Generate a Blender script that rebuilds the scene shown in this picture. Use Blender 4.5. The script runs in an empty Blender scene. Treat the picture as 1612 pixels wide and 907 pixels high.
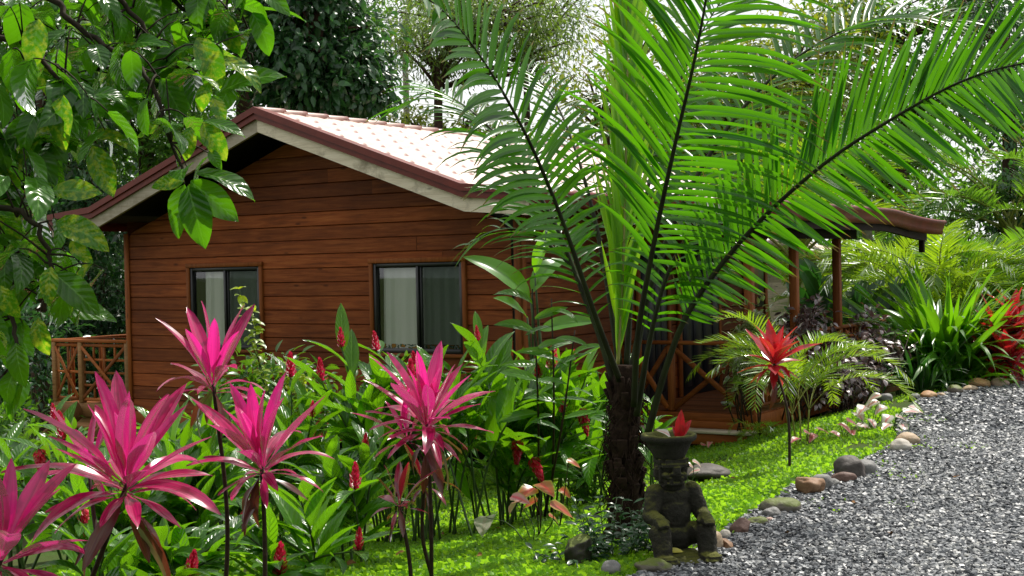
import bpy, bmesh, math, random
import numpy as np
from mathutils import Vector, Matrix, noise
random.seed(7); rng = np.random.default_rng(11)
SC = bpy.context.scene; COL = SC.collection
R = math.radians
V3 = lambda *a: np.array(a, float)

# ------------------------------------------------------------------ camera
F = 2100.0
cam_d = bpy.data.cameras.new('camera'); cam = bpy.data.objects.new('camera', cam_d); COL.objects.link(cam)
CAMZ = 1.8
CM = Matrix.Rotation(R(90 - 0.97), 4, 'X') @ Matrix.Rotation(R(-1.25), 4, 'Z')
cam.matrix_world = Matrix.Translation((0, 0, CAMZ)) @ CM
cam_d.sensor_width = 36; cam_d.lens = 36 * F / 1612; cam_d.clip_start = .1; cam_d.clip_end = 1000
SC.camera = cam
def ray(px, py):
    return np.array(CM.to_3x3() @ Vector(((px - 806) / F, -(py - 453.5) / F, -1)))
def U(px, py, Y):                      # a point of the place that the photo shows at px, py and Y metres ahead
    d = ray(px, py); return d * (Y / d[1]) + V3(0, 0, CAMZ)
def UX(px, Y): return U(px, 418, Y)[0]

# ------------------------------------------------------------------ ground shape
EY = np.array([-10, 0, 4, 6, 7.0, 7.8, 8.45, 10.6, 11.3, 12.8, 14.5, 16.8, 18, 18.8, 21, 26, 40.])
EX = np.array([-3.2, -2.0, -1.0, -.2, .4, .9, 1.3, 2.34, 2.93, 3.77, 4.25, 5.2, 6.2, 7.1, 10.5, 19, 45.])
def edge_x(y): return np.interp(y, EY, EX)
def sstep(a, b, x):
    t = np.clip((x - a) / (b - a), 0, 1); return t * t * (3 - 2 * t)
def H(x, y):
    x = np.asarray(x, float); y = np.asarray(y, float)
    d = edge_x(y) - x
    z = -.40 * sstep(.4, 3.6, d) * sstep(7, 12.5, y) - .10 * sstep(.1, 1.5, d)
    z = z - 1.0 * sstep(-2.6, -6.5, x) * sstep(9, 16, y)
    z = z + .025 * np.sin(1.7 * x + .6 * y) * np.sin(1.3 * y - .4 * x) * sstep(.2, 1.2, d)
    return z
def G(px, py, it=30):                  # where the photo's ray meets the ground
    d = ray(px, py); o = V3(0, 0, CAMZ); t = 8.
    for _ in range(it):
        z = float(H((o + d * t)[0], (o + d * t)[1])); t = (z - CAMZ) / d[2]
    return o + d * t
def onground(x, y): return V3(x, y, float(H(x, y)))

# ------------------------------------------------------------------ object helpers
def setp(o, label=None, cat=None, group=None, kind=None):
    if label: o['label'] = label
    if cat: o['category'] = cat
    if group: o['group'] = group
    if kind: o['kind'] = kind
    return o
def thing(name, label, cat, loc=(0, 0, 0), rz=0, group=None):
    o = bpy.data.objects.new(name, None); COL.objects.link(o); o.empty_display_size = .1
    o.location = loc; o.rotation_euler = (0, 0, rz)
    return setp(o, label, cat, group)
class MB:
    def __init__(s): s.V = []; s.Q = []; s.T = []; s.C = []; s.n = 0
    def add(s, V, Q=None, T=None, C=None):
        V = np.asarray(V, float).reshape(-1, 3); k = len(V)
        s.V.append(V)
        if Q is not None and len(Q): s.Q.append(np.asarray(Q, np.int64).reshape(-1, 4) + s.n)
        if T is not None and len(T): s.T.append(np.asarray(T, np.int64).reshape(-1, 3) + s.n)
        if C is None: C = (random.random(), .5, .5, 0)
        C = np.asarray(C, float)
        if C.ndim == 1: C = np.tile(C, (k, 1))
        s.C.append(C); s.n += k; return s
    def build(s, name, mat, parent=None, smooth=True, local=False):
        V = np.concatenate(s.V); C = np.concatenate(s.C)
        if parent is not None and not local:       # points are given in world space: bring them into the parent's frame
            mw = Matrix.Translation(parent.location) @ parent.rotation_euler.to_matrix().to_4x4()
            p = parent.parent
            while p is not None:
                mw = Matrix.Translation(p.location) @ p.rotation_euler.to_matrix().to_4x4() @ mw; p = p.parent
            mi = np.array(mw.inverted()); V = V @ mi[:3, :3].T + mi[:3, 3]
        Q = np.concatenate(s.Q) if s.Q else np.zeros((0, 4), np.int64)
        T = np.concatenate(s.T) if s.T else np.zeros((0, 3), np.int64)
        me = bpy.data.meshes.new(name)
        me.vertices.add(len(V)); me.vertices.foreach_set('co', V.astype(np.float32).ravel())
        nl = Q.size + T.size; me.loops.add(nl)
        me.loops.foreach_set('vertex_index', np.concatenate([Q.ravel(), T.ravel()]).astype(np.int32))
        nf = len(Q) + len(T); me.polygons.add(nf)
        st = np.concatenate([np.arange(len(Q)) * 4, Q.size + np.arange(len(T)) * 3])
        me.polygons.foreach_set('loop_start', st.astype(np.int32))
        me.polygons.foreach_set('loop_total', np.concatenate([np.full(len(Q), 4), np.full(len(T), 3)]).astype(np.int32))
        me.polygons.foreach_set('use_smooth', np.full(nf, smooth, bool))
        a = me.attributes.new('lc', 'FLOAT_COLOR', 'POINT'); a.data.foreach_set('color', C.astype(np.float32).ravel())
        me.update(calc_edges=True); me.validate()
        me.materials.append(mat)
        o = bpy.data.objects.new(name, me); COL.objects.link(o)
        if parent is not None: o.parent = parent
        return o

BOXQ = [[0, 3, 2, 1], [4, 5, 6, 7], [0, 1, 5, 4], [1, 2, 6, 5], [2, 3, 7, 6], [3, 0, 4, 7]]
def box(mb, x0, x1, y0, y1, z0, z1, c=None, bev=.006):
    # a box with chamfered edges
    b = min(bev, .45 * abs(x1 - x0), .45 * abs(y1 - y0), .45 * abs(z1 - z0))
    bar(mb, V3(x0, (y0 + y1) / 2, (z0 + z1) / 2), V3(x1, (y0 + y1) / 2, (z0 + z1) / 2), abs(y1 - y0), abs(z1 - z0), V3(0, 0, 1), b, c)
def bar(mb, a, b, w, h, up=V3(0, 0, 1), bev=.006, c=None):
    # a bar of section w x h from a to b, all edges chamfered
    a = np.asarray(a, float); b = np.asarray(b, float)
    d = b - a; L = np.linalg.norm(d); d = d / L
    x = np.cross(d, up); x /= np.linalg.norm(x); z = np.cross(x, d)
    bev = min(bev, .4 * w, .4 * h, .4 * L)
    hw, hh = w / 2, h / 2
    def ring(t, i):
        ww, hh2 = hw - i, hh - i
        cw, ch = hw - bev, hh - bev
        if i: pts = [(-cw, -ch), (cw, -ch), (cw, ch), (-cw, ch)]; pts = [pts[0], pts[0], pts[1], pts[1], pts[2], pts[2], pts[3], pts[3]]
        else: pts = [(-hw, -ch), (-cw, -hh), (cw, -hh), (hw, -ch), (hw, ch), (cw, hh), (-cw, hh), (-hw, ch)]
        return [a + d * t + x * p[0] + z * p[1] for p in pts]
    rs = ring(0, 1) + ring(bev, 0) + ring(L - bev, 0) + ring(L, 1)
    # capped ends use the 4 inner corners
    Vv = np.array(rs); q = []
    idx = lambda r, k: r * 8 + k % 8
    for k in range(8): q.append([idx(1, k), idx(2, k), idx(2, k + 1), idx(1, k + 1)])
    e0 = [0, 2, 4, 6]
    V0 = [Vv[0], Vv[2], Vv[4], Vv[6]]; V3_ = [Vv[24], Vv[26], Vv[28], Vv[30]]
    VV = np.concatenate([Vv[8:24], V0, V3_])
    q = [[i - 8 for i in f] for f in q]
    # ring0 = 0..7, ring1 = 8..15, cap0 = 16..19 (corner k sits between ring points 2k and 2k+1), cap1 = 20..23
    t = []
    for k in range(4):
        n = (k + 1) % 4
        q.append([16 + k, (2 * k + 1) % 8, (2 * k + 2) % 8, 16 + n]); t.append([16 + k, 2 * k, 2 * k + 1])
        q.append([20 + n, 8 + (2 * k + 2) % 8, 8 + (2 * k + 1) % 8, 20 + k]); t.append([20 + k, 8 + 2 * k + 1, 8 + 2 * k])
    q.append([19, 18, 17, 16][::-1]); q.append([20, 21, 22, 23][::-1])
    mb.add(VV, q, t, c)

def frames(P):
    P = np.asarray(P, float); D = np.gradient(P, axis=0); D /= np.linalg.norm(D, axis=1)[:, None] + 1e-9
    n = np.cross(D[0], V3(.31, .17, .93)); 
    if np.linalg.norm(n) < .05: n = np.cross(D[0], V3(1, 0, 0))
    n /= np.linalg.norm(n); N = [n]
    for i in range(1, len(P)):
        n = N[-1] - D[i] * np.dot(N[-1], D[i]); n /= np.linalg.norm(n); N.append(n)
    N = np.array(N); return D, N, np.cross(D, N)
def tube(mb, P, r, ns=6, c=None, wob=0.):
    P = np.asarray(P, float); m = len(P); r = np.broadcast_to(np.asarray(r, float), (m,))
    D, N, B = frames(P)
    a = np.arange(ns) / ns * 2 * np.pi
    rr = r[:, None] * (1 + wob * rng.standard_normal((m, ns)))
    ring = P[:, None] + rr[..., None] * (np.cos(a)[None, :, None] * N[:, None] + np.sin(a)[None, :, None] * B[:, None])
    i = np.arange(m - 1)[:, None] * ns; k = np.arange(ns)[None]; k2 = (k + 1) % ns
    Q = np.stack([i + k, i + k2, i + ns + k2, i + ns + k], -1).reshape(-1, 4)
    VV = ring.reshape(-1, 3)
    T = [[(m - 1) * ns + j, (m - 1) * ns + j + 1, (m - 1) * ns + ns - 1] for j in range(ns - 2)] + [[j + 1, j, ns - 1] for j in range(ns - 2)]
    if c is None:
        rv = random.random(); C = np.zeros((m * ns, 4)); C[:, 0] = rv; C[:, 1] = np.repeat(np.linspace(0, 1, m), ns); C[:, 2] = .5
    else: C = c
    mb.add(VV, Q, T, C)
def bez(pts, n):
    # smooth curve (Catmull-Rom) through the points
    P = np.asarray(pts, float); P = np.vstack([2 * P[0] - P[1], P, 2 * P[-1] - P[-2]])
    m = len(P) - 3; out = []
    for t in np.linspace(0, m, n):
        i = min(int(t), m - 1); f = t - i; p0, p1, p2, p3 = P[i:i + 4]
        out.append(.5 * ((2 * p1) + (-p0 + p2) * f + (2 * p0 - 5 * p1 + 4 * p2 - p3) * f * f + (-p0 + 3 * p1 - 3 * p2 + p3) * f ** 3))
    return np.array(out)
def unit(v): v = np.asarray(v, float); return v / (np.linalg.norm(v, axis=-1, keepdims=True) + 1e-9)

# ------------------------------------------------------------------ leaves
def leaf_tpl(L=1., W=.3, n=7, na=4, shape='ellip', fold=.25, curl=.3, wave=0., quilt=0., pet=.06, seed=0, twist=0.):
    # leaf along +Y, face +Z.  returns V, Q, (v along, u across)
    rg = np.random.default_rng(seed)
    t = np.linspace(0, 1, n + 1); u = np.linspace(-1, 1, na + 1)
    if shape == 'ellip': w = np.sin(np.pi * t ** .85) ** .75
    elif shape == 'ovate': w = np.sin(np.pi * t ** .65) ** .8
    elif shape == 'lance': w = (np.sin(np.pi * np.clip(t, 0, 1) ** .8)) ** 1.0
    elif shape == 'cord': w = np.where(t < .18, .16 + 0 * t, .16 + .84 * np.sin(np.pi * np.clip((t - .18) / .82, 0, 1) ** .8) ** .8) * (1 - .0 * t)
    elif shape == 'strap': w = np.minimum(1, (t + .12) * 3) * np.minimum(1, ((1 - t) * 2.6)) ** .7
    elif shape == 'obov': w = np.sin(np.pi * t ** 1.35) ** .75
    elif shape == 'heart': w = np.minimum(1, (t * 5 + .45)) * (1 - t ** 1.6) ** .8
    w = np.clip(w, .015, None); 
    if shape in ('ellip', 'ovate', 'lance', 'obov'): w[0] = pet; w[-1] = .02
    else: w[-1] = .02
    # bend along the length
    ang = -curl * np.cumsum(np.ones(n + 1)) / n * 1.6 + curl * .5
    yy = np.concatenate([[0], np.cumsum(np.cos(ang[1:]))]) / n * L
    zz = np.concatenate([[0], np.cumsum(np.sin(ang[1:]))]) / n * L
    X = u[None] * w[:, None] * W / 2
    Z = zz[:, None] + np.abs(X) * fold
    wv = wave * W * np.sin(t[:, None] * 9 + u[None] * 1.5 + rg.random() * 6) * np.abs(u[None]) + quilt * W * np.sin((t[:, None] - .25 * np.abs(u[None])) * 2 * np.pi * 5) * (1 - np.abs(u[None]) * .6) * np.abs(u[None]) ** .5
    Z = Z + wv
    Yc = yy[:, None] + 0 * X
    if twist:
        a = twist * t[:, None]; X, Z = X * np.cos(a) - (Z - zz[:, None]) * np.sin(a), zz[:, None] + X * np.sin(a) + (Z - zz[:, None]) * np.cos(a)
    V = np.stack([X, Yc, Z], -1).reshape(-1, 3)
    i = np.arange(n)[:, None] * (na + 1); k = np.arange(na)[None]
    Q = np.stack([i + k, i + k + 1, i + na + 2 + k, i + na + 1 + k], -1).reshape(-1, 4)
    vu = np.stack([np.repeat(t, na + 1), np.tile(u * .5 + .5, n + 1)], -1)
    return V, Q, vu
def small_tpl(L=1., W=.45, fold=.3, curl=.25):
    V = np.array([[0, 0, 0], [W / 2, .45 * L, fold * W / 2], [0, .45 * L, 0], [-W / 2, .45 * L, fold * W / 2], [0, L, -curl * L]])
    return V, np.array([[0, 1, 4, 2], [0, 2, 4, 3]]), np.array([[0, .5], [.5, 1], [.5, .5], [.5, 0], [1, .5]])
def scatter(mb, tpls, P, D, Nn, S, rnd=None, aux=None):
    # put leaf templates at P, along D, facing Nn, scaled S
    P = np.asarray(P, float); D = unit(D); Nn = np.asarray(Nn, float); n = len(P)
    S = np.broadcast_to(np.asarray(S, float), (n,))
    X = np.cross(D, Nn); X = unit(X); Z = np.cross(X, D)
    Rm = np.stack([X, D, Z], -1)
    if rnd is None: rnd = rng.random(n)
    if aux is None: aux = np.zeros(n)
    pick = rng.integers(0, len(tpls), n)
    for ti, (V, Q, vu) in enumerate(tpls):
        m = np.where(pick == ti)[0]
        if not len(m): continue
        W = np.einsum('nij,vj->nvi', Rm[m] * S[m][:, None, None], V) + P[m][:, None]
        k = len(V)
        QQ = (Q[None] + (np.arange(len(m)) * k)[:, None, None]).reshape(-1, 4)
        C = np.zeros((len(m), k, 4)); C[..., 0] = rnd[m][:, None]; C[..., 1] = vu[None, :, 0]; C[..., 2] = vu[None, :, 1]; C[..., 3] = aux[m][:, None]
        mb.add(W.reshape(-1, 3), QQ, None, C.reshape(-1, 4))

# ------------------------------------------------------------------ materials
def newmat(name):
    m = bpy.data.materials.new(name); m.use_nodes = True; nt = m.node_tree; nt.nodes.clear()
    return m, nt
class NT:
    def __init__(s, name): s.m, s.t = newmat(name)
    def n(s, typ, **kw):
        nd = s.t.nodes.new('ShaderNode' + typ)
        for k, v in kw.items():
            if k.startswith('_'): setattr(nd, k[1:], v)
            else:
                key = k.replace('__', ' ')
                if key.isdigit() or (key[0] == 'i' and key[1:].isdigit()): key = int(key.lstrip('i'))
                sock = nd.inputs[key]
                if isinstance(v, bpy.types.NodeSocket): s.t.links.new(v, sock)
                else: sock.default_value = (v + (1,) if isinstance(v, tuple) and len(v) == 3 and sock.type == 'RGBA' else v)
        return nd
    def link(s, a, b): s.t.links.new(a, b)
    def mix(s, fac, a, b, blend='MIX'):
        nd = s.t.nodes.new('ShaderNodeMix'); nd.data_type = 'RGBA'; nd.blend_type = blend
        for sock, v in ((nd.inputs[0], fac), (nd.inputs[6], a), (nd.inputs[7], b)):
            if isinstance(v, bpy.types.NodeSocket): s.t.links.new(v, sock)
            else: sock.default_value = (tuple(v) + (1,) if isinstance(v, (tuple, list)) and len(v) == 3 else v)
        return nd.outputs[2]
    def math(s, op, a, b=0., c=None, clamp=False):
        nd = s.t.nodes.new('ShaderNodeMath'); nd.operation = op; nd.use_clamp = clamp
        for i, v in enumerate((a, b, c)):
            if v is None: continue
            if isinstance(v, bpy.types.NodeSocket): s.t.links.new(v, nd.inputs[i])
            else: nd.inputs[i].default_value = v
        return nd.outputs[0]
    def ramp(s, fac, stops, interp='LINEAR'):
        nd = s.t.nodes.new('ShaderNodeValToRGB'); cr = nd.color_ramp; cr.interpolation = interp
        while len(cr.elements) < len(stops): cr.elements.new(.5)
        for e, (p, c) in zip(cr.elements, stops): e.position = p; e.color = tuple(c) + (1,) if len(c) == 3 else c
        s.link(fac, nd.inputs[0]); return nd.outputs[0]
    def attr(s):
        a = s.n('Attribute', _attribute_name='lc'); sp = s.n('SeparateColor'); s.link(a.outputs['Color'], sp.inputs[0])
        return sp.outputs[0], sp.outputs[1], sp.outputs[2], a.outputs['Alpha']
    def coords(s, scale=(1, 1, 1), kind='Object', rot=(0, 0, 0)):
        tc = s.n('TexCoord'); mp = s.n('Mapping'); mp.inputs['Scale'].default_value = scale; mp.inputs['Rotation'].default_value = rot
        s.link(tc.outputs[kind], mp.inputs[0]); return mp.outputs[0]
    def noise(s, vec, scale=5., detail=3., rough=.5, dist=0.):
        nd = s.n('TexNoise', Scale=scale, Detail=detail, Roughness=rough, Distortion=dist); s.link(vec, nd.inputs['Vector']); return nd.outputs['Fac']
    def bump(s, h, strength=.3, dist=.01):
        b = s.n('Bump', Strength=strength, Distance=dist); s.link(h, b.inputs['Height']); return b.outputs[0]
    def out(s, sh): o = s.n('OutputMaterial'); s.link(sh, o.inputs[0]); return s.m
    def pbr(s, col, rough=.5, normal=None, spec=.5, metal=0., coat=0.):
        p = s.n('BsdfPrincipled')
        for key, v in (('Base Color', col), ('Roughness', rough), ('Specular IOR Level', spec), ('Metallic', metal), ('Coat Weight', coat)):
            if isinstance(v, bpy.types.NodeSocket): s.link(v, p.inputs[key])
            else: p.inputs[key].default_value = (tuple(v) + (1,) if isinstance(v, tuple) else v)
        if normal is not None: s.link(normal, p.inputs['Normal'])
        return p.outputs[0]

def leaf_mat(name, dark, light, trans, gloss=.10, rough=.32, tfac=.45, vein=None, veinw=.06, edge=None, patch=None, patch_s=14., nveins=0, mottle=None, crinkle=0., streak=None, streak2=None, blotch=.72, tip=None):
    s = NT(name); r, v, u, a = s.attr()
    if max(dark[1], light[1]) > max(dark[0], light[0]) and dark[0] < .3:      # greens of a wet garden are saturated
        dark, light, trans = [(c[0] * 1.12, c[1] * .98, c[2] * .5) for c in (dark, light, trans)]
    col = s.mix(r, dark, light)
    nz = s.noise(s.coords((1, 1, 1)), 9., 3.)
    col = s.mix(s.math('MULTIPLY', nz, .55), col, tuple(c * .45 for c in dark))
    au = s.math('MULTIPLY', s.math('ABSOLUTE', s.math('SUBTRACT', u, .5)), 2.)
    if patch:
        pz = s.noise(s.coords((1, 1, 1)), patch_s, 2.)
        f = s.ramp(pz, [(.53, (0, 0, 0)), (.60, (1, 1, 1))]); col = s.mix(f, col, patch)
    tcol = s.mix(r, trans, tuple(min(1, c * 1.25) for c in trans))
    if mottle:
        mz = s.noise(s.coords((1, 1, 1)), 34., 4., .7)
        f = s.math('MULTIPLY', s.ramp(mz, [(.46, (0, 0, 0)), (.60, (1, 1, 1))]), s.math('GREATER_THAN', r, blotch))
        col = s.mix(s.math('MULTIPLY', f, .8), col, mottle); tcol = s.mix(s.math('MULTIPLY', f, .8), tcol, tuple(min(1, c * 2.2) for c in mottle))
    if streak:                # long streaks that follow the blade
        cv = s.n('CombineXYZ'); s.link(s.math('MULTIPLY', u, 5.5), cv.inputs[0]); s.link(s.math('MULTIPLY', v, .9), cv.inputs[1]); s.link(s.math('MULTIPLY', r, 37.), cv.inputs[2])
        sz = s.noise(cv.outputs[0], 1.5, 3., .55, .4); old = s.math('SUBTRACT', 1.25, r, clamp=True)
        f = s.math('MULTIPLY', s.ramp(sz, [(.50, (0, 0, 0)), (.62, (1, 1, 1))]), old); col = s.mix(s.math('MULTIPLY', f, .85), col, streak)
        tcol = s.mix(s.math('MULTIPLY', f, .7), tcol, streak)
        f = s.math('MULTIPLY', s.ramp(sz, [(.30, (1, 1, 1)), (.42, (0, 0, 0))]), old); col = s.mix(s.math('MULTIPLY', f, .7), col, streak2)
    if tip:
        f = s.ramp(s.math('MULTIPLY_ADD', nz, .12, v), [(.93, (0, 0, 0)), (1., (1, 1, 1))]); col = s.mix(f, col, tip); tcol = s.mix(f, tcol, tip)
    if edge:
        f = s.ramp(au, [(.72, (0, 0, 0)), (.95, (1, 1, 1))]); col = s.mix(f, col, edge)
    if vein:
        f = s.ramp(au, [(0, (1, 1, 1)), (veinw, (1, 1, 1)), (veinw * 1.8, (0, 0, 0))]); col = s.mix(s.math('MULTIPLY', f, .8), col, vein)
    nrm = None
    if nveins:
        w = s.math('SINE', s.math('MULTIPLY', s.math('SUBTRACT', v, s.math('MULTIPLY', au, .22)), nveins * 6.283))
        nrm = s.bump(w, .35, .004)
        f = s.ramp(w, [(.80, (0, 0, 0)), (1., (1, 1, 1))]); col = s.mix(s.math('MULTIPLY', f, .22), col, vein or light)
    if crinkle:
        cz = s.noise(s.coords((1, 1, 1)), 26., 2., .5, 1.); nrm = s.bump(cz, crinkle, .02)
    df = s.n('BsdfDiffuse', Color=col); tr = s.n('BsdfTranslucent', Color=tcol)
    gl = s.n('BsdfGlossy', Color=(1, 1, 1), Roughness=rough)
    if nrm is not None:
        for nd in (df, gl): s.link(nrm, nd.inputs['Normal'])
    m1 = s.n('MixShader', i0=tfac); s.link(df.outputs[0], m1.inputs[1]); s.link(tr.outputs[0], m1.inputs[2])
    fr = s.n('Fresnel', IOR=1.45)
    if nrm is not None: s.link(nrm, fr.inputs['Normal'])
    m2 = s.n('MixShader'); s.link(s.math('MULTIPLY_ADD', fr.outputs[0], .30 + gloss, gloss * .12, clamp=True), m2.inputs[0])
    s.link(m1.outputs[0], m2.inputs[1]); s.link(gl.outputs[0], m2.inputs[2])
    return s.out(m2.outputs[0])

def wood_mat(name, c1, c2, c3, axis='x', rough=.55, weather=None, stain=0.):
    s = NT(name); r, v, u, a = s.attr()
    sc = {'x': (.9, 14, 14), 'y': (14, 1.2, 14), 'z': (14, 14, 1.2)}[axis]
    tc = s.n('TexCoord'); off = s.n('CombineXYZ'); 
    for i, k in enumerate((17.3, 9.1, 5.7)): s.link(s.math('MULTIPLY', r, k), off.inputs[i])
    ad = s.n('VectorMath', _operation='ADD'); s.link(tc.outputs['Object'], ad.inputs[0]); s.link(off.outputs[0], ad.inputs[1])
    mp = s.n('Mapping'); mp.inputs['Scale'].default_value = sc; s.link(ad.outputs[0], mp.inputs[0])
    g = s.noise(mp.outputs[0], 2.2, 5., .6, .6)
    col = s.ramp(g, [(.25, c1), (.5, c2), (.78, c3)])
    g2 = s.noise(mp.outputs[0], 9., 3., .6)
    col = s.mix(s.math('MULTIPLY', g2, .45), col, tuple(c * .35 for c in c2))
    br = s.math('MULTIPLY_ADD', r, .66, .66)
    col = s.mix(1., col, s.n('CombineColor', Red=br, Green=br, Blue=br).outputs[0], 'MULTIPLY')
    # knots
    kn = s.n('TexVoronoi', Scale=2.1); mp2 = s.n('Mapping'); mp2.inputs['Scale'].default_value = {'x': (.9, 2.6, 2.6), 'y': (2.6, .9, 2.6), 'z': (2.6, 2.6, .9)}[axis]
    s.link(ad.outputs[0], mp2.inputs[0]); s.link(mp2.outputs[0], kn.inputs['Vector'])
    kf = s.ramp(kn.outputs['Distance'], [(.05, (1, 1, 1)), (.11, (0, 0, 0))]); col = s.mix(s.math('MULTIPLY', kf, .75), col, tuple(c * .22 for c in c2))
    if stain:
        big = s.noise(s.coords((1, 1, 1)), .9, 4., .6); col = s.mix(s.math('MULTIPLY', s.ramp(big, [(.42, (0, 0, 0)), (.7, (1, 1, 1))]), stain), col, tuple(c * .25 for c in c1))
    if weather:
        wz = s.noise(s.coords((1, 1, 1)), 3.5, 5., .65); col = s.mix(s.ramp(wz, [(.52, (0, 0, 0)), (.72, (.8, .8, .8))]), col, weather)
    rz = s.math('MULTIPLY_ADD', g2, .25, rough - .1)
    return s.out(s.pbr(col, rz, s.bump(g, .25, .004), .16))
def plain(name, col, rough=.5, spec=.4, nz=.25, scale=8., bump=0., metal=0., col2=None):
    s = NT(name); z = s.noise(s.coords((1, 1, 1)), scale, 4., .6)
    c = s.mix(s.ramp(z, [(.3, (0, 0, 0)), (.75, (1, 1, 1))]), col, col2 or tuple(k * (1 - nz * 2) for k in col))
    return s.out(s.pbr(c, rough, s.bump(z, bump, .01) if bump else None, spec, metal))
# ------------------------------------------------------------------ light
SUN_EL, SUN_AZ = R(58), R(38)                # azimuth from straight ahead, towards the right
sd = V3(math.sin(SUN_AZ) * math.cos(SUN_EL), math.cos(SUN_AZ) * math.cos(SUN_EL), math.sin(SUN_EL))
sun_d = bpy.data.lights.new('sun', 'SUN'); sun_d.energy = 5.0; sun_d.angle = R(.8); sun_d.color = (1, .95, .86)
sun = bpy.data.objects.new('sun', sun_d); COL.objects.link(sun)
sun.rotation_euler = Vector(-sd).to_track_quat('-Z', 'Y').to_euler(); sun.location = (5, 10, 14)
w = bpy.data.worlds.new('World'); SC.world = w; w.use_nodes = True; nt = w.node_tree; nt.nodes.clear()
sky = nt.nodes.new('ShaderNodeTexSky'); sky.sky_type = 'NISHITA'; sky.sun_disc = False
sky.sun_elevation = SUN_EL; sky.sun_rotation = SUN_AZ; sky.dust_density = 3.; sky.air_density = 1.2; sky.ozone_density = 1.
tc = nt.nodes.new('ShaderNodeTexCoord'); nz = nt.nodes.new('ShaderNodeTexNoise'); nz.inputs['Scale'].default_value = 2.2; nz.inputs['Detail'].default_value = 5
nt.links.new(tc.outputs['Generated'], nz.inputs['Vector'])
rp = nt.nodes.new('ShaderNodeValToRGB'); rp.color_ramp.elements[0].position = .22; rp.color_ramp.elements[1].position = .45
nt.links.new(nz.outputs['Fac'], rp.inputs[0])
mx = nt.nodes.new('ShaderNodeMix'); mx.data_type = 'RGBA'; nt.links.new(rp.outputs[0], mx.inputs[0]); nt.links.new(sky.outputs[0], mx.inputs[6])
# bright thin cloud over the sky, brightest towards the sun
sx_ = nt.nodes.new('ShaderNodeSeparateXYZ'); nt.links.new(tc.outputs['Generated'], sx_.inputs[0])
cr = nt.nodes.new('ShaderNodeValToRGB'); cr.color_ramp.elements[0].position = .15; cr.color_ramp.elements[0].color = (5.0, 5.15, 5.4, 1); cr.color_ramp.elements[1].position = .62; cr.color_ramp.elements[1].color = (8.0, 8.0, 8.0, 1)
mr_ = nt.nodes.new('ShaderNodeMapRange'); mr_.inputs[1].default_value = -1; mr_.inputs[2].default_value = 1; nt.links.new(sx_.outputs[1], mr_.inputs[0]); nt.links.new(mr_.outputs[0], cr.inputs[0]); nt.links.new(cr.outputs[0], mx.inputs[7])
bg = nt.nodes.new('ShaderNodeBackground'); bg.inputs[1].default_value = .15; nt.links.new(mx.outputs[2], bg.inputs[0])
wo = nt.nodes.new('ShaderNodeOutputWorld'); nt.links.new(bg.outputs[0], wo.inputs[0])
SC.view_settings.view_transform = 'Standard'; SC.view_settings.look = 'None'; SC.view_settings.exposure = 0; SC.view_settings.gamma = 1
SC.render.filter_size = 1.0; SC.cycles.max_bounces = 8; SC.cycles.transparent_max_bounces = 8; SC.cycles.caustics_reflective = False; SC.cycles.caustics_refractive = False
SC.cycles.sample_clamp_indirect = 6.

# ------------------------------------------------------------------ materials of the setting and the cabin
M = {}
M['wall'] = wood_mat('cabin_siding_wood', (.11, .026, .006), (.275, .066, .014), (.43, .13, .034), 'x', .6, stain=.4)
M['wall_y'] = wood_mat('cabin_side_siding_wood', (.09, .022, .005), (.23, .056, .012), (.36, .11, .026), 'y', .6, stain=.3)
M['trim'] = wood_mat('cabin_trim_wood', (.15, .040, .008), (.25, .070, .014), (.34, .11, .025), 'z', .6)
M['trimx'] = wood_mat('cabin_trim_wood_long', (.19, .052, .011), (.31, .090, .019), (.42, .14, .034), 'x', .6)
M['post'] = wood_mat('porch_post_wood', (.16, .048, .014), (.26, .08, .022), (.36, .125, .04), 'z', .6)
M['yellow'] = wood_mat('yellow_lit_wood', (.24, .11, .035), (.36, .18, .065), (.46, .26, .11), 'x', .6)  # yellowish light on the left porch and stair, painted into the wood
M['deck'] = wood_mat('deck_wood', (.14, .045, .016), (.24, .08, .028), (.33, .12, .045), 'x', .5)
M['fascia'] = wood_mat('weathered_white_board', (.48, .39, .27), (.68, .58, .44), (.80, .71, .57), 'x', .7, weather=(.16, .12, .07))
M['red'] = plain('red_brown_metal', (.19, .030, .018), .42, .3, .2, 6.)
M['frame'] = plain('dark_aluminium', (.012, .012, .012), .4, .5, .2, 10.)
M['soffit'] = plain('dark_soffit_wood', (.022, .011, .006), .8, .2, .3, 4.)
M['inside'] = plain('dark_interior', (.05, .045, .04), .9, .1, .2, 2.)
M['navy'] = plain('dark_navy_door', (.010, .013, .022), .45, .4, .3, 3.)
M['concrete'] = plain('mossy_concrete', (.34, .27, .17), .9, .2, .3, 9., .4, col2=(.12, .13, .05))
M['void'] = plain('crawl_shade', (.012, .010, .008), .95, .05, .2, 3.)  # near-black colour stands in for the shade under the cabin
# roof tile
s = NT('clay_tile_sheet'); r_, v_, u_, a_ = s.attr()
z = s.noise(s.coords((1, 1, 1)), 2.2, 5., .65); z2 = s.noise(s.coords((1, 1, 1)), 30., 3.)
c = s.mix(s.ramp(z, [(.3, (0, 0, 0)), (.75, (1, 1, 1))]), (.72, .56, .49), (.80, .68, .61)); c = s.mix(s.math('MULTIPLY', z2, .4), c, (.58, .32, .26))
c = s.mix(v_, c, (.16, .035, .02))  # dark red marks paint the shade between tiles into the colour
M['tile'] = s.out(s.pbr(c, .42, s.bump(z2, .1, .004), .6))
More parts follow.
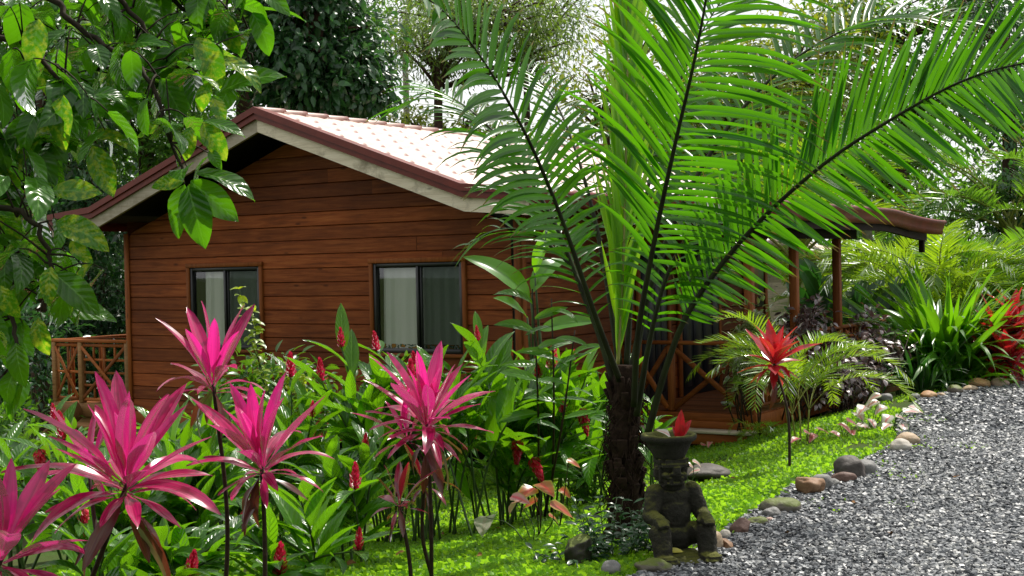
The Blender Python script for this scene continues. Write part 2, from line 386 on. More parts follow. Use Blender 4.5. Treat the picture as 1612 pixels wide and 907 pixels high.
# glass: part mirror, part clear
def glass_mat(name, tint, fac):
    s = NT(name); tr = s.n('BsdfTransparent', Color=tint); gl = s.n('BsdfGlossy', Color=(1, 1, 1), Roughness=.02)
    lw = s.n('LayerWeight', Blend=.25); m = s.n('MixShader'); s.link(s.math('MULTIPLY_ADD', lw.outputs['Fresnel'], .5, fac, clamp=True), m.inputs[0])
    s.link(tr.outputs[0], m.inputs[1]); s.link(gl.outputs[0], m.inputs[2]); return s.out(m.outputs[0])
M['glass'] = glass_mat('window_glass', (.97, .98, .97), .09)
s = NT('insect_screen'); tr = s.n('BsdfTransparent', Color=(.55, .60, .57)); df = s.n('BsdfDiffuse', Color=(.03, .032, .03))
m = s.n('MixShader', i0=.26); s.link(tr.outputs[0], m.inputs[1]); s.link(df.outputs[0], m.inputs[2]); M['screen'] = s.out(m.outputs[0])
# curtain with a printed hem: orange and leaf-green shapes on white
s = NT('curtain_cloth'); r_, v_, u_, a_ = s.attr()
z = s.noise(s.coords((1, 1, 1)), 3., 3.); c = s.mix(z, (.90, .90, .83), (.78, .82, .72))
pz = s.noise(s.coords((1, 1, 1.4)), 13., 1.5); pr = s.ramp(pz, [(.40, (.62, .22, .03)), (.47, (.02, .09, .03)), (.53, (.8, .8, .76)), (.60, (.75, .7, .62)), (.64, (.04, .10, .10))], 'CONSTANT')
f = s.math('LESS_THAN', v_, .10); c = s.mix(f, c, pr)
d1 = s.n('BsdfDiffuse', Color=c); t1 = s.n('BsdfTranslucent', Color=c); mm = s.n('MixShader', i0=.3); s.link(d1.outputs[0], mm.inputs[1]); s.link(t1.outputs[0], mm.inputs[2]); M['curtain'] = s.out(mm.outputs[0])
# ground
s = NT('garden_soil'); z = s.noise(s.coords((1, 1, 1)), 1.2, 6., .65); z2 = s.noise(s.coords((1, 1, 1)), 22., 5., .7)
c = s.mix(s.ramp(z, [(.35, (0, 0, 0)), (.65, (1, 1, 1))]), (.055, .12, .014), (.07, .075, .022)); c = s.mix(s.math('MULTIPLY', z2, .7), c, (.02, .025, .008))
M['soil'] = s.out(s.pbr(c, .9, s.bump(z2, .6, .03), .15))
s = NT('gravel_bed'); vo = s.n('TexVoronoi', Scale=34.); s.link(s.coords((1, 1, 1)), vo.inputs['Vector']); sp = s.n('SeparateColor'); s.link(vo.outputs['Color'], sp.inputs[0])
c = s.ramp(sp.outputs[0], [(0, (.02, .022, .026)), (.5, (.075, .08, .09)), (.8, (.17, .18, .19)), (1, (.42, .42, .41))]); c = s.mix(s.ramp(vo.outputs['Distance'], [(.25, (0, 0, 0)), (.6, (1, 1, 1))]), c, (.012, .012, .014))
M['gravel'] = s.out(s.pbr(c, .5, s.bump(vo.outputs['Distance'], -1., .03), .5))
s = NT('gravel_chip'); r_, v_, u_, a_ = s.attr(); z = s.noise(s.coords((1, 1, 1)), 40., 3.)
c = s.ramp(r_, [(0, (.024, .026, .031)), (.30, (.080, .086, .096)), (.62, (.19, .20, .215)), (.88, (.34, .35, .36)), (1, (.50, .495, .47))]); c = s.mix(s.math('MULTIPLY', z, .35), c, (.03, .03, .034))
M['chip'] = s.out(s.pbr(c, .42, None, .4))
M['grass'] = leaf_mat('lawn_blade', (.070, .20, .012), (.205, .45, .026), (.40, .84, .05), .03, .45, .5)

# ------------------------------------------------------------------ ground, gravel road
def sheet(xs, ys, zf, dz=0.):
    X, Y = np.meshgrid(xs, ys); Z = zf(X, Y) + dz
    n = len(xs); i = np.arange(len(ys) - 1)[:, None] * n; k = np.arange(n - 1)[None]
    Q = np.stack([i + k, i + k + 1, i + n + k + 1, i + n + k], -1).reshape(-1, 4)
    return np.stack([X, Y, Z], -1).reshape(-1, 3), Q
xs = np.concatenate([[-400, -150, -60], np.linspace(-30, 30, 201), [60, 150, 400]]); ys = np.concatenate([[-60, -20], np.linspace(-8, 32, 180), [40, 60, 120, 300, 700]])
mb = MB(); mb.add(*sheet(xs, ys, H)); setp(mb.build('ground', M['soil']), kind='structure')
# the road follows its edge line; slightly above the soil
mb = MB(); ys = np.linspace(-8, 34, 260); wd = np.linspace(-.12, 7.5, 40)
e = edge_x(ys) + .08 * np.sin(ys * 2.3) * (ys > 6); X = e[:, None] + wd[None]; Y = np.repeat(ys[:, None], 40, 1)
Z = .012 + .02 * np.sin(X * 1.3 + Y * .7) * np.sin(Y * .9) * 0 + np.where(wd[None] < 0, -.03, 0) + 0 * X
i = np.arange(len(ys) - 1)[:, None] * 40; k = np.arange(39)[None]
mb.add(np.stack([X, Y, Z], -1).reshape(-1, 3), np.stack([i + k, i + k + 1, i + 41 + k, i + 40 + k], -1).reshape(-1, 4)); setp(mb.build('gravel_road', M['gravel']), kind='structure')

def chips():
    mb = MB(); tp = []
    ico = bmesh.new(); bmesh.ops.create_cube(ico, size=1.)
    bmesh.ops.subdivide_edges(ico, edges=ico.edges[:], cuts=0); ico.verts.ensure_lookup_table()
    base = np.array([v.co[:] for v in ico.verts]); qs = np.array([[v.index for v in f.verts] for f in ico.faces]); ico.free()
    for k in range(8):
        v = base * V3(1, .7, .38) + rng.uniform(-.2, .2, base.shape) * V3(1, .8, .45); v[base[:, 2] > 0, :2] *= .72
        tp.append((v, qs, np.zeros((8, 2)) + .5))
    def batch(n, y0, y1, s0, s1):
        y = rng.uniform(y0, y1, n); e = edge_x(y); hi = np.minimum(np.maximum(.40 * y + .9, e + .5), e + 5.5)
        x = e - .1 + rng.random(n) ** .9 * (hi - e + .1)
        P = np.stack([x, y, .014 + rng.random(n) * .022], -1); az = rng.random(n) * 6.283
        D = np.stack([np.cos(az), np.sin(az), rng.normal(0, .25, n)], -1); N = np.stack([rng.normal(0, .3, n), rng.normal(0, .3, n), np.ones(n)], -1)
        lo = np.array([noise.noise((a * .9, b * .45, 5.)) + .6 * noise.noise((a * 3., b * 2., 1.)) for a, b in zip(x, y)])
        scatter(mb, tp, P, D, N, s0 * .8 + (s1 * 1.1 - s0 * .8) * rng.random(n) ** 1.8, np.clip(rng.random(n) + .16 * lo, 0, 1))
    batch(46000, 6.3, 9.5, .020, .042); batch(40000, 9.5, 13.5, .022, .046); batch(24000, 13.5, 21, .030, .066)
    setp(mb.build('gravel_chips', M['chip'], smooth=False), kind='stuff', label='loose grey and white stone chips lying over the gravel road', cat='gravel')
chips()

def lawn():
    mb = MB()
    t = []
    for k in range(4):
        b = .35 + .25 * k
        V = np.array([[-.085, 0, 0], [.085, 0, 0], [.12, .45, .10 - .04 * b], [-.12, .45, .10 - .04 * b], [0, 1, -.25 * b]])
        t.append((V, np.array([[0, 1, 2, 3], [3, 2, 4, 4]]), np.array([[0, 0], [0, 1], [.5, 1], [.5, 0], [1, .5]])))
    def tri(n, x0, x1, y0, y1, s0, s1):
        x = rng.uniform(x0, x1, n); y = rng.uniform(y0, y1, n); d = edge_x(y) - x
        pn = np.array([noise.noise((a * .9, b * .9, 3.)) for a, b in zip(x, y)])
        keep = (d > .06 + .12 * np.sin(y * 9) * np.sin(y * 4.1)) & (rng.random(n) < .82 + 1.5 * pn) & (np.abs(x) < .42 * y + .6)
        # not under the cabin
        lx = (x - HX) * WX + (y - HY) * WY; ly = (x - HX) * SX + (y - HY) * SY
        keep &= ~((ly > .1) & (lx < .1)) & ~((ly > 2.3) & (lx < 1.7))
        # bare patches round the palm and statue
        keep &= np.hypot(x - PALM[0], y - PALM[1]) > .32 + .15 * rng.random(n)
        x, y = x[keep], y[keep]; m = len(x)
        P = np.stack([x, y, H(x, y) - .004], -1); az = rng.random(m) * 6.283; el = rng.uniform(.1, 1.1, m)
        D = np.stack([np.cos(az) * np.cos(el), np.sin(az) * np.cos(el), np.sin(el)], -1)
        N = np.stack([-np.cos(az) * np.sin(el), -np.sin(az) * np.sin(el), np.cos(el)], -1) + rng.normal(0, .25, (m, 3))
        pn2 = np.array([noise.noise((a * 1.7, b * 1.7, 9.)) for a, b in zip(x, y)])
        scatter(mb, t, P, D, N, rng.uniform(s0, s1, m), np.clip(.5 + pn2 * .9 + rng.normal(0, .2, m), 0, 1))
    tri(105000, -3.2, 2.2, 6.6, 11, .06, .145); tri(90000, -3.5, 4.5, 11, 16.5, .06, .125); tri(14000, 4, 9, 16.5, 22, .06, .12)
    # a few tufts in the gravel's edge
    m_ = []
    for px, py, n_, r_ in ((1440, 700, 260, .35), (1530, 707, 120, .13), (1400, 745, 200, .3), (1300, 800, 60, .2), (1455, 660, 200, .3), (1420, 800, 30, .1)):
        g = G(px, py); a = rng.random(n_) * 6.283; q = np.sqrt(rng.random(n_)) * r_
        P = np.stack([g[0] + q * np.cos(a), g[1] + q * 1.6 * np.sin(a), np.full(n_, .015)], -1); el = rng.uniform(.2, 1.2, n_)
        D = np.stack([np.cos(a) * np.cos(el), np.sin(a) * np.cos(el), np.sin(el)], -1); N = np.stack([-np.cos(a) * np.sin(el), -np.sin(a) * np.sin(el), np.cos(el)], -1)
        scatter(mb, t, P, D, N, rng.uniform(.04, .08, n_))
    setp(mb.build('grass', M['grass']), kind='stuff', label='bright green broad bladed lawn grass beside the gravel road', cat='grass')

# ------------------------------------------------------------------ the cabin (local frame: x along the gable wall to the right, y back, z up)
HX, HY = .10, 14.54; WX, WY = .8366, -.548; SX, SY = .548, .8366
PALM = U(985, 850, 9.1)[:2]
def HW(x, y, z): return V3(HX + WX * x + SX * y, HY + WY * x + SY * y, z)
lawn()

cab = thing('wooden_cabin', 'brown plank cabin with white edged gable, red tiled roof and railed porch', 'cabin', (HX, HY, 0), math.atan2(WY, WX))
WL, WD = -6.32, 6.85            # wall extents
AX, AZ = -3.28, 3.69            # ridge
def roof_z(x):                  # top surface of the main roof
    a = abs(x - AX)
    k0, z0 = 2.97, 2.63
    if a < k0: return AZ + (z0 - AZ) * a / k0
    return z0 - (a - k0) * .085
def under_x(z):                 # half-width of the gable at height z
    zz = z + .30
    return min(6.32 / 2, max(0., (AZ - zz) / (AZ - 2.63) * 2.97))
WIN = [(-5.16, -3.82, .80, 1.86), (-2.11, -.72, .80, 1.86)]
def plank(mb, P, u0, u1, z0, z1, cut0=0., cut1=0., rnd=None):
    # one siding board; P maps (u, out, z) to a point; cut = how much shorter its top edge is
    g = .017; o = rng.uniform(-.003, .003)
    prof = [(-.022, z0), (o, z0 + g * .45), (o + .001, z1 - g * .55), (-.022, z1)]
    V = []
    for uu, ct in ((u0, cut0), (u1, -cut1)):
        for (yo, zz) in prof: V.append(P(uu + ct * (zz - z0) / (z1 - z0), yo, zz))
    Q = [[k, k + 1, 5 + k, 4 + k] for k in range(3)]
    mb.add(V, Q, None, (random.random() if rnd is None else rnd, .5, .5, 0))
def joints(a, b, lo=3.4, hi=6.5):
    out = [a]; x = a + random.uniform(1.2, hi)
    while x < b - .5: out.append(x); x += random.uniform(lo, hi)
    return out + [b]
BH = .17; Z0 = -.05
mb = MB(); Pf = lambda u, o, z: V3(u, -o, z)
k = 0
while True:
    z0 = Z0 + BH * k; z1 = z0 + BH; k += 1
    h0, h1 = under_x(z0), under_x(z1)
    if h0 < .08: break
    cx = -3.16 if h0 > 3 else AX
    a0, b0 = max(WL + .02, AX - h0), min(-.02, AX + h0); a1, b1 = max(WL + .02, AX - h1), min(-.02, AX + h1)
    segs = [(a0, b0)]
    for (wx0, wx1, wz0, wz1) in WIN:
        if z1 > wz0 + .01 and z0 < wz1 - .06:
            segs = [q for (p, r) in segs for q in ([(p, min(r, wx0 + .03)), (max(p, wx1 - .03), r)] if p < wx0 and r > wx1 else [(p, r)])]
    for (p, q) in segs:
        js = joints(p, q)
        for i in range(len(js) - 1):
            plank(mb, Pf, js[i] + (.001 if i else 0), js[i + 1] - .001, z0, z1, (a1 - a0) if i == 0 and p == a0 else 0, (b0 - b1) if i == len(js) - 2 and q == b0 else 0)
front = mb.build('gable_wall', M['wall'], cab, smooth=False, local=True)
# dark backing behind the boards, leaving the windows open
def backing():
    mb = MB(); y = .02
    xs_ = [WL, WIN[0][0] + .06, WIN[0][1] - .06, WIN[1][0] + .06, WIN[1][1] - .06, 0]
    for i in range(5):
        if i in (1, 3):
            box(mb, xs_[i], xs_[i + 1], y, y + .06, -.05, WIN[0][2] + .06, bev=.001); box(mb, xs_[i], xs_[i + 1], y, y + .06, WIN[0][3] - .06, 2.3, bev=.001)
        else: box(mb, xs_[i], xs_[i + 1], y, y + .06, -.05, 2.3, bev=.001)
    mb.add([(WL, y + .03, 2.299), (0, y + .03, 2.299), (AX + .1, y + .03, 3.42)], None, [[0, 1, 2]])
    # other three walls, floor and a partition inside
    box(mb, -.08, -.02, .09, WD, -.05, 2.35, bev=.001); box(mb, WL + .02, WL + .08, .09, WD, -.05, 2.35, bev=.001); box(mb, WL, 0, WD - .08, WD - .02, -.05, 2.3, bev=.001)
    box(mb, WL + .08, -.08, .09, WD - .1, -.09, -.04, bev=.001); box(mb, WL + .09, -.09, 2.6, 2.66, -.03, 2.3, bev=.001)
    mb.build('inner_wall', M['inside'], cab, smooth=False, local=True)
backing()
# side walls and back wall
for P in (lambda u, o, z: V3(o, u, z), lambda u, o, z: V3(WL - o, u, z)):
    mb = MB(); k = 0
    while Z0 + BH * k < 2.38:
        z0 = Z0 + BH * k; z1 = z0 + BH; k += 1
        js = joints(.02, WD - .02)
        for i in range(len(js) - 1): plank(mb, P, js[i] + .001, js[i + 1] - .001, z0, z1)
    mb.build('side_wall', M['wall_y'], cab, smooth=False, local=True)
mb = MB(); k = 0
while Z0 + BH * k < 3.3:
    z0 = Z0 + BH * k; z1 = z0 + BH; k += 1; h = max(.05, under_x(z1)); plank(mb, lambda u, o, z: V3(u, WD + o, z), max(WL, AX - h), min(0, AX + h), z0, z1)
mb.build('rear_wall', M['wall'], cab, smooth=False, local=True)
# corner boards
for (x0, x1, y0, y1) in ((-.075, .028, -.028, -.002), (.002, .028, -.028, .075), (WL - .028, WL + .06, -.028, -.002), (WL - .028, WL - .002, 0, .075), (.002, .028, WD - .08, WD + .02)):
    mb = MB(); box(mb, x0, x1, y0, y1, -.12, 2.34); mb.build('corner_board', M['trim'], cab, local=True)
# windows
for wi, (x0, x1, z0, z1) in enumerate(WIN):
    t = .055; fy = -.034
    mb = MB(); box(mb, x0, x0 + t, fy, .02, z0, z1); box(mb, x1 - t, x1, fy, .02, z0, z1)
    box(mb, x0 - .006, x1 + .006, fy - .006, .02, z1 - .002, z1 + t); mw = mb.build('window', M['trim'], cab, local=True)
    mb = MB(); box(mb, x0 - .012, x1 + .012, fy - .02, .02, z0 - .03, z0 + .012); mb.build('sill', M['trimx'], mw, local=True)
    a, b, c, d = x0 + t, x1 - t, z0 + .012, z1 - .002; f = .042; xm = a + (b - a) * .5
    mb = MB()
    for q in ((a, a + f, c, d), (b - f, b, c, d)): box(mb, q[0], q[1], -.016, .045, q[2], q[3], bev=.003)
    box(mb, a + f, b - f, -.016, .045, c, c + f + .012, bev=.003); box(mb, a + f, b - f, -.016, .045, d - f, d, bev=.003)
    box(mb, xm - .018, xm + .018, -.010, .03, c + f, d - f, bev=.003)
    box(mb, xm + .0185, xm + .05, .012, .035, c + f, d - f, bev=.003)
    mb.build('frame', M['frame'], mw, local=True)
    for (p, q, yy) in ((a + f, xm - .018, .022), (xm + .05, b - f, .030)):
        mb = MB(); mb.add([(p, yy, c + f), (q, yy, c + f), (q, yy, d - f), (p, yy, d - f)], [[0, 1, 2, 3]]); mb.build('pane', M['glass'], mw, local=True)
    mb = MB(); mb.add([(xm + .05, .004, c + f), (b - f, .004, c + f), (b - f, .004, d - f), (xm + .05, .004, d - f)], [[0, 1, 2, 3]]); mb.build('insect_screen', M['screen'], mw, local=True)
    # curtain: hangs inside, an own thing
    mb = MB(); n = 120; u = np.linspace(0, 1, n); zz = np.linspace(0, 1, 14)
    X = (a + .05 if wi else a + .16) + u * ((b - .02) - (a + .05 if wi else a + .16)); fold = .015 * np.sin(u * 36 + 2.4 * np.sin(u * 7 + wi)) + .005 * np.sin(u * 83 + 3 * np.sin(u * 11))
    Vv = []; Cc = []
    for j, q in enumerate(zz):
        for i in range(n):
            p = HW(X[i] + (.03 * q * (1 - u[i])), .085 + fold[i] * (1.1 - .5 * q), (c - (.01 if wi else .03)) + q * (d - c + .05)); Vv.append(p); Cc.append((0, q if wi else q + .05, u[i], 0))
    i = np.arange(13)[:, None] * n; kk = np.arange(n - 1)[None]
    mb.add(Vv, np.stack([i + kk, i + kk + 1, i + n + kk + 1, i + n + kk], -1).reshape(-1, 4), None, np.array(Cc))
    o = mb.build('curtain', M['curtain']); setp(o, ('pale greenish curtain behind the left window with the leafy sprig in front', 'pale grey curtain with an orange printed hem behind the right window of the gable')[wi], 'curtain', 'curtains in the gable windows')
# roof: wavy tile sheets
def tile_sheet(mb, xs_, y0, y1, zf, sgn):
    ny = int((y1 - y0) / .022); ys_ = np.linspace(y0, y1, ny); n = len(xs_)
    d = np.concatenate([[0], np.cumsum(np.hypot(np.diff(xs_), np.diff([zf(q) for q in xs_])))])
    row = (d / .36) % 1.
    zz = np.array([zf(q) for q in xs_])
    wv = .5 + .5 * np.cos(ys_ * 2 * np.pi / .33)
    Z = zz[None] + .028 * (wv ** .7)[:, None] + .022 * (row)[None] * (.35 + wv[:, None])
    X = np.repeat(np.asarray(xs_)[None], ny, 0); Y = np.repeat(ys_[:, None], n, 1)
    C = np.zeros((ny * n, 4)); C[:, 0] = .5
    lip_shade = (row < .24).astype(float); C[:, 1] = (lip_shade[None] * (wv[:, None] > .78)).ravel()  # mask of the painted shade marks at the tile lips
    i = np.arange(ny - 1)[:, None] * n; k = np.arange(n - 1)[None]
    Q = np.stack([i + k, i + k + 1, i + n + k + 1, i + n + k], -1).reshape(-1, 4)
    if sgn < 0: Q = Q[:, ::-1]
    mb.add(np.stack([X, Y, Z], -1).reshape(-1, 3), Q, None, C)
RY0, RY1, EXR = -.60, 8.0, .52
slope = lambda a, b, st: np.array([q for q in np.arange(a, b, st)] + [b])
mb = MB(); tile_sheet(mb, slope(AX + .02, EXR, .026), RY0 + .05, RY1, roof_z, 1); tile_sheet(mb, slope(AX - .02, 2 * AX - EXR + .02, -.026), RY0 + .05, RY1, roof_z, -1)
roof = mb.build('roof', M['tile'], cab, local=True)
mb = MB(); yy = np.linspace(RY0 + .03, RY1, 60)
for i in range(22): 
    y_ = RY0 + .03 + i * .39; P = np.array([(AX, y_ + q * .43, AZ + .012 + .015 * (q)) for q in np.linspace(0, 1, 6)])
    tube(mb, P, .045, 10)
mb.build('ridge_cap', M['tile'], roof, local=True)
# porch roof
PX1, PY0 = 2.18, 1.9
def flare(y): return -.13 * sstep(5.6, 7.9, y)
def porch_z(x): return 2.555 - .085 * (x - EXR) if x < .9 else 2.5227 - .107 * (x - .9)
mb = MB(); n0 = mb.n
tile_sheet(mb, slope(EXR + .005, PX1, .026), PY0, 8.0, porch_z, 1)
V = mb.V[-1]; V[:, 2] += flare(V[:, 1]) * sstep(.52, 2.1, V[:, 0])
mb.build('porch_roof', M['tile'], cab, local=True)
# soffits (undersides)
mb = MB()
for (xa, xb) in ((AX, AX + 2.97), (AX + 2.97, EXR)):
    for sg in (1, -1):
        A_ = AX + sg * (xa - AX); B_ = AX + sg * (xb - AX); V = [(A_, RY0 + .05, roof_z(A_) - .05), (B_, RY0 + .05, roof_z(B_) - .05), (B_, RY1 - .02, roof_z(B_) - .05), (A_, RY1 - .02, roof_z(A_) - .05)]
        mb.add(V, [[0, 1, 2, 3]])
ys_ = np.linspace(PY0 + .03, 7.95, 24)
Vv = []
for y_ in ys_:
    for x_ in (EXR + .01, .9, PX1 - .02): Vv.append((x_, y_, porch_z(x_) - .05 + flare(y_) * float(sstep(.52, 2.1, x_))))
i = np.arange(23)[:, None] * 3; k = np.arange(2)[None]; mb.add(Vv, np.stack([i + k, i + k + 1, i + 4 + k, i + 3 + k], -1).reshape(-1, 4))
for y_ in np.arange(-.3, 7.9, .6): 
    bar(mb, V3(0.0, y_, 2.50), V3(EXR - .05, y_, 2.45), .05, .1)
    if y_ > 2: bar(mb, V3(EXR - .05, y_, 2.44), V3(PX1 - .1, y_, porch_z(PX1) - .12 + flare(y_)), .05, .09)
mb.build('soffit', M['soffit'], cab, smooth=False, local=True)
# rake boards: white board, above it a doubled red metal trim
def rake(mb, off0, off1, y0, y1, xa, xb, extra=0.):
    # quad-section strip following the roof line between two vertical offsets
    xs_ = [AX + (q - AX) for q in xa]
    P = [(x, roof_z(x)) for x in xs_]
    V = []
    for (x, z) in P:
        for (yy_, oo) in ((y0, off0), (y0, off1), (y1, off1), (y1, off0)): V.append((x, yy_, z + oo))
    Q = []
    for i in range(len(P) - 1):
        for k in range(4): Q.append([4 * i + k, 4 * i + 4 + k, 4 * i + 4 + (k + 1) % 4, 4 * i + (k + 1) % 4])
    n = 4 * (len(P) - 1); Q += [[3, 2, 1, 0], [n, n + 1, n + 2, n + 3]]
    mb.add(V, Q, None, (random.random(), .5, .5, 0))
kR, kL = AX + 2.97, AX - 2.97; eR, eL = EXR, 2 * AX - EXR
for xs_ in ([AX, kR, eR], [AX, kL, eL]):
    mb = MB(); rake(mb, -.245, -.085, RY0 - .006, RY0 + .035, xs_, None); mb.build('rake_board', M['fascia'], cab, smooth=False, local=True)
    xs2 = [xs_[0], xs_[1], xs_[2] + (.03 if xs_[2] > 0 else -.03)]
    mb = MB(); rake(mb, -.095, -.028, RY0 - .045, RY0 + .03, xs2, None); rake(mb, -.026, .052, RY0 - .07, RY0 + .10, xs2, None); mb.build('metal_trim', M['red'], cab, smooth=False, local=True)
# eave gutters: main right eave, left eave, porch front rake and porch eave
def strip(mb, pts, h, th, up=0.):
    for a, b in zip(pts[:-1], pts[1:]): bar(mb, a, b, th, h, bev=.01)
def gut(mb, pts, prof):
    # sweep a (out, z) profile along pts; 'out' is horizontal and to the right of travel
    pts = np.asarray(pts, float); D = unit(np.gradient(pts, axis=0)); O = np.stack([D[:, 1], -D[:, 0], 0 * D[:, 0]], -1); O = unit(O)
    m = len(prof); V = [p + o * a + V3(0, 0, b) for p, o in zip(pts, O) for (a, b) in prof]
    i = np.arange(len(pts) - 1)[:, None] * m; k = np.arange(m)[None]; k2 = (k + 1) % m
    mb.add(V, np.stack([i + k, i + k2, i + m + k2, i + m + k], -1).reshape(-1, 4)[:, ::-1], None, (.5, .5, .5, 0))
    mb.add(V[:m], None, [[0, j, j + 1] for j in range(1, m - 1)]); mb.add(V[-m:], None, [[0, j + 1, j] for j in range(1, m - 1)])
GP = [(.0, .07), (.09, .08), (.10, .05), (.07, .0), (.06, -.08), (.035, -.10), (.0, -.10)]
mb = MB(); gut(mb, [(EXR, RY0 - .02, 2.50), (EXR, 0, 2.50), (EXR, PY0 - .1, 2.50)], GP); gut(mb, [(eL, RY1, 2.50), (eL, 3, 2.50), (eL, RY0, 2.50)], GP); mb.build('gutter', M['red'], cab, local=True)
mb = MB(); gut(mb, [(EXR + .1, PY0 - .02, porch_z(EXR) - .01), (1.3, PY0 - .02, porch_z(1.3) - .01), (PX1, PY0 - .02, porch_z(PX1) - .01)], [(.0, .07), (.045, .07), (.045, -.09), (0, -.09)])
mb.build('porch_trim', M['red'], cab, smooth=False, local=True)
GP2 = [(-.02, .06), (.10, .075), (.12, .05), (.085, .01), (.06, -.07), (.055, -.135), (-.02, -.135)]
pts = [(PX1 + .12 * float(sstep(6.6, 7.9, y_)), y_, porch_z(PX1) + flare(y_)) for y_ in np.linspace(PY0 - .05, 8.0, 30)]
mb = MB(); gut(mb, pts, GP2); mb.build('porch_gutter', M['red'], cab, local=True)
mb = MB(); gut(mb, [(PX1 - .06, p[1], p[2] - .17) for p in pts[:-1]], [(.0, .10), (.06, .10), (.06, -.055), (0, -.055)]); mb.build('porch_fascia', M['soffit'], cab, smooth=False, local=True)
mb = MB(); bar(mb, V3(PX1 - .06, 7.72, 2.10), V3(PX1 - .06, 7.72, 1.86), .07, .09, V3(0, 1, 0)); mb.build('hanging_block', M['soffit'], cab, local=True)
# porch: deck, steps, posts, railings
DX, DY0, DY1 = 1.66, 2.34, 7.95
mb = MB(); y_ = DY0
while y_ < DY1: box(mb, .03, DX + .04, y_, y_ + .136, -.04, 0 + rng.uniform(-.002, .002), bev=.006); y_ += .14
mb.build('porch_deck', M['deck'], cab, smooth=False, local=True)
mb = MB(); box(mb, .0, DX + .05, DY0 - .06, DY0 - .012, -.15, -.012); box(mb, -.1, DX + .06, DY0 - .12, DY0 - .062, -.22, -.10); mb.build('deck_fascia', M['trimx'], cab, local=True)
mb = MB(); box(mb, DX + .042, DX + .085, DY0 - .06, DY1, -.2, -.01); mb.build('deck_side_board', M['trim'], cab, local=True)
mb = MB(); box(mb, -.35, DX + .11, DY0 - .34, DY0 - .125, -.215, -.18)
st = mb.build('porch_step', M['fascia'], cab, local=True); mb = MB(); box(mb, -.35, DX + .06, DY0 - .31, DY0 - .27, -.35, -.217); mb.build('riser', M['trimx'], st, local=True)  # white board on the tread stands in for sun on its edge
for (x, y_, h) in ((DX, DY0, 2.06), (DX, 3.76, 2.06), (DX, 5.33, 2.06), (DX, DY1 - .08, .88), (.63, DY0, .80), (.05, DY0, .80)):
    wd_ = .10 if h > 1 else .075
    mb = MB(); box(mb, x - wd_ / 2, x + wd_ / 2, y_ - wd_ / 2, y_ + wd_ / 2, -.14 if h > .85 else .0, h); mb.build('post', M['post'], cab, local=True)
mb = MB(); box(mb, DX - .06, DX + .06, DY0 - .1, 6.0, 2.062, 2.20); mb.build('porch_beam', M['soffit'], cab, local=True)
def xpanel(mb, A, B, zb, zt, w_=.06, t_=.035):
    bar(mb, A + V3(0, 0, zb), B + V3(0, 0, zt), t_, w_); d = unit(B - A); nrm = np.cross(d, V3(0, 0, 1)) * (t_ + .002)
    bar(mb, A + V3(0, 0, zt) + nrm, B + V3(0, 0, zb) + nrm, t_, w_)
mb = MB(); box(mb, 0.03, DX + .02, DY0 - .06, DY0 + .06, .802, .845); xpanel(mb, V3(.67, DY0, 0), V3(1.61, DY0, 0), .03, .77); xpanel(mb, V3(.09, DY0, 0), V3(.59, DY0, 0), .03, .77); mb.build('front_railing', M['trimx'], cab, local=True)
mb = MB(); box(mb, DX - .05, DX + .05, DY0 + .06, DY1 - .05, .845, .885)
ys3 = [DY0, 3.76, 5.33, DY1 - .08]
for a, b in zip(ys3[:-1], ys3[1:]):
    n_ = int((b - a) / .13)
    for i in range(1, n_): q = a + (b - a) * i / n_; box(mb, DX - .02, DX + .02, q - .02, q + .02, .10, .84, bev=.004)
    box(mb, DX - .025, DX + .025, a + .05, b - .05, .06, .10)
    xpanel(mb, V3(DX + .05, a + .05, 0), V3(DX + .05, b - .05, 0), .1, .8)
mb.build('side_railing', M['post'], cab, local=True)
# doors, shutter window on the side wall
for (y0, y1, zt) in ((2.70, 3.46, 2.02), (3.86, 5.04, 2.05)):
    mb = MB(); box(mb, .012, .05, y0 - .08, y0, 0, zt + .08); box(mb, .012, .05, y1, y1 + .08, 0, zt + .08); box(mb, .012, .05, y0 + .001, y1 - .001, zt, zt + .08)
    dr = mb.build('door', M['trim'], cab, local=True)
    mb = MB(); box(mb, .012, .03, y0 + .001, y1 - .001, .0, zt - .001)
    for q in np.linspace(y0 + .05, y1 - .2, 4): box(mb, .031, .042, q, q + (y1 - y0) / 5, .12, zt - .12)
    mb.build('door_leaf', M['navy'], dr, local=True)
mb = MB(); box(mb, .012, .05, 5.98, 6.66, 1.10, 1.82); sw = mb.build('window', M['frame'], cab, local=True); mb = MB(); box(mb, .052, .065, 6.05, 6.42, 1.14, 1.78); mb.build('shutter', M['red'], sw, local=True)
# near-black blocks stand in for the shade in the crawl space; footings
mb = MB(); box(mb, WL + .1, -.15, .45, WD - .2, -1.6, -.1); box(mb, -.15, DX - .1, DY0 + .35, DY1 - .3, -.6, -.06); mb.build('crawl_shade_block', M['void'], cab, local=True)
mb = MB(); box(mb, WL, 0, -.035, .05, -.26, -.052); mb.build('sill_beam', M['trimx'], cab, local=True)
for x, y_ in ((-.12, .12), (-2.1, .15), (-4.2, .15), (WL + .15, .15), (DX - .1, DY0 + .1), (DX - .1, 5)):
    g = H(HW(x, y_, 0)[0], HW(x, y_, 0)[1]); mb = MB(); box(mb, x - .12, x + .12, y_ - .12, y_ + .12, float(g) - .1, -.262 if x < .5 else -.21, bev=.02); mb.build('footing', M['concrete'], cab, local=True)
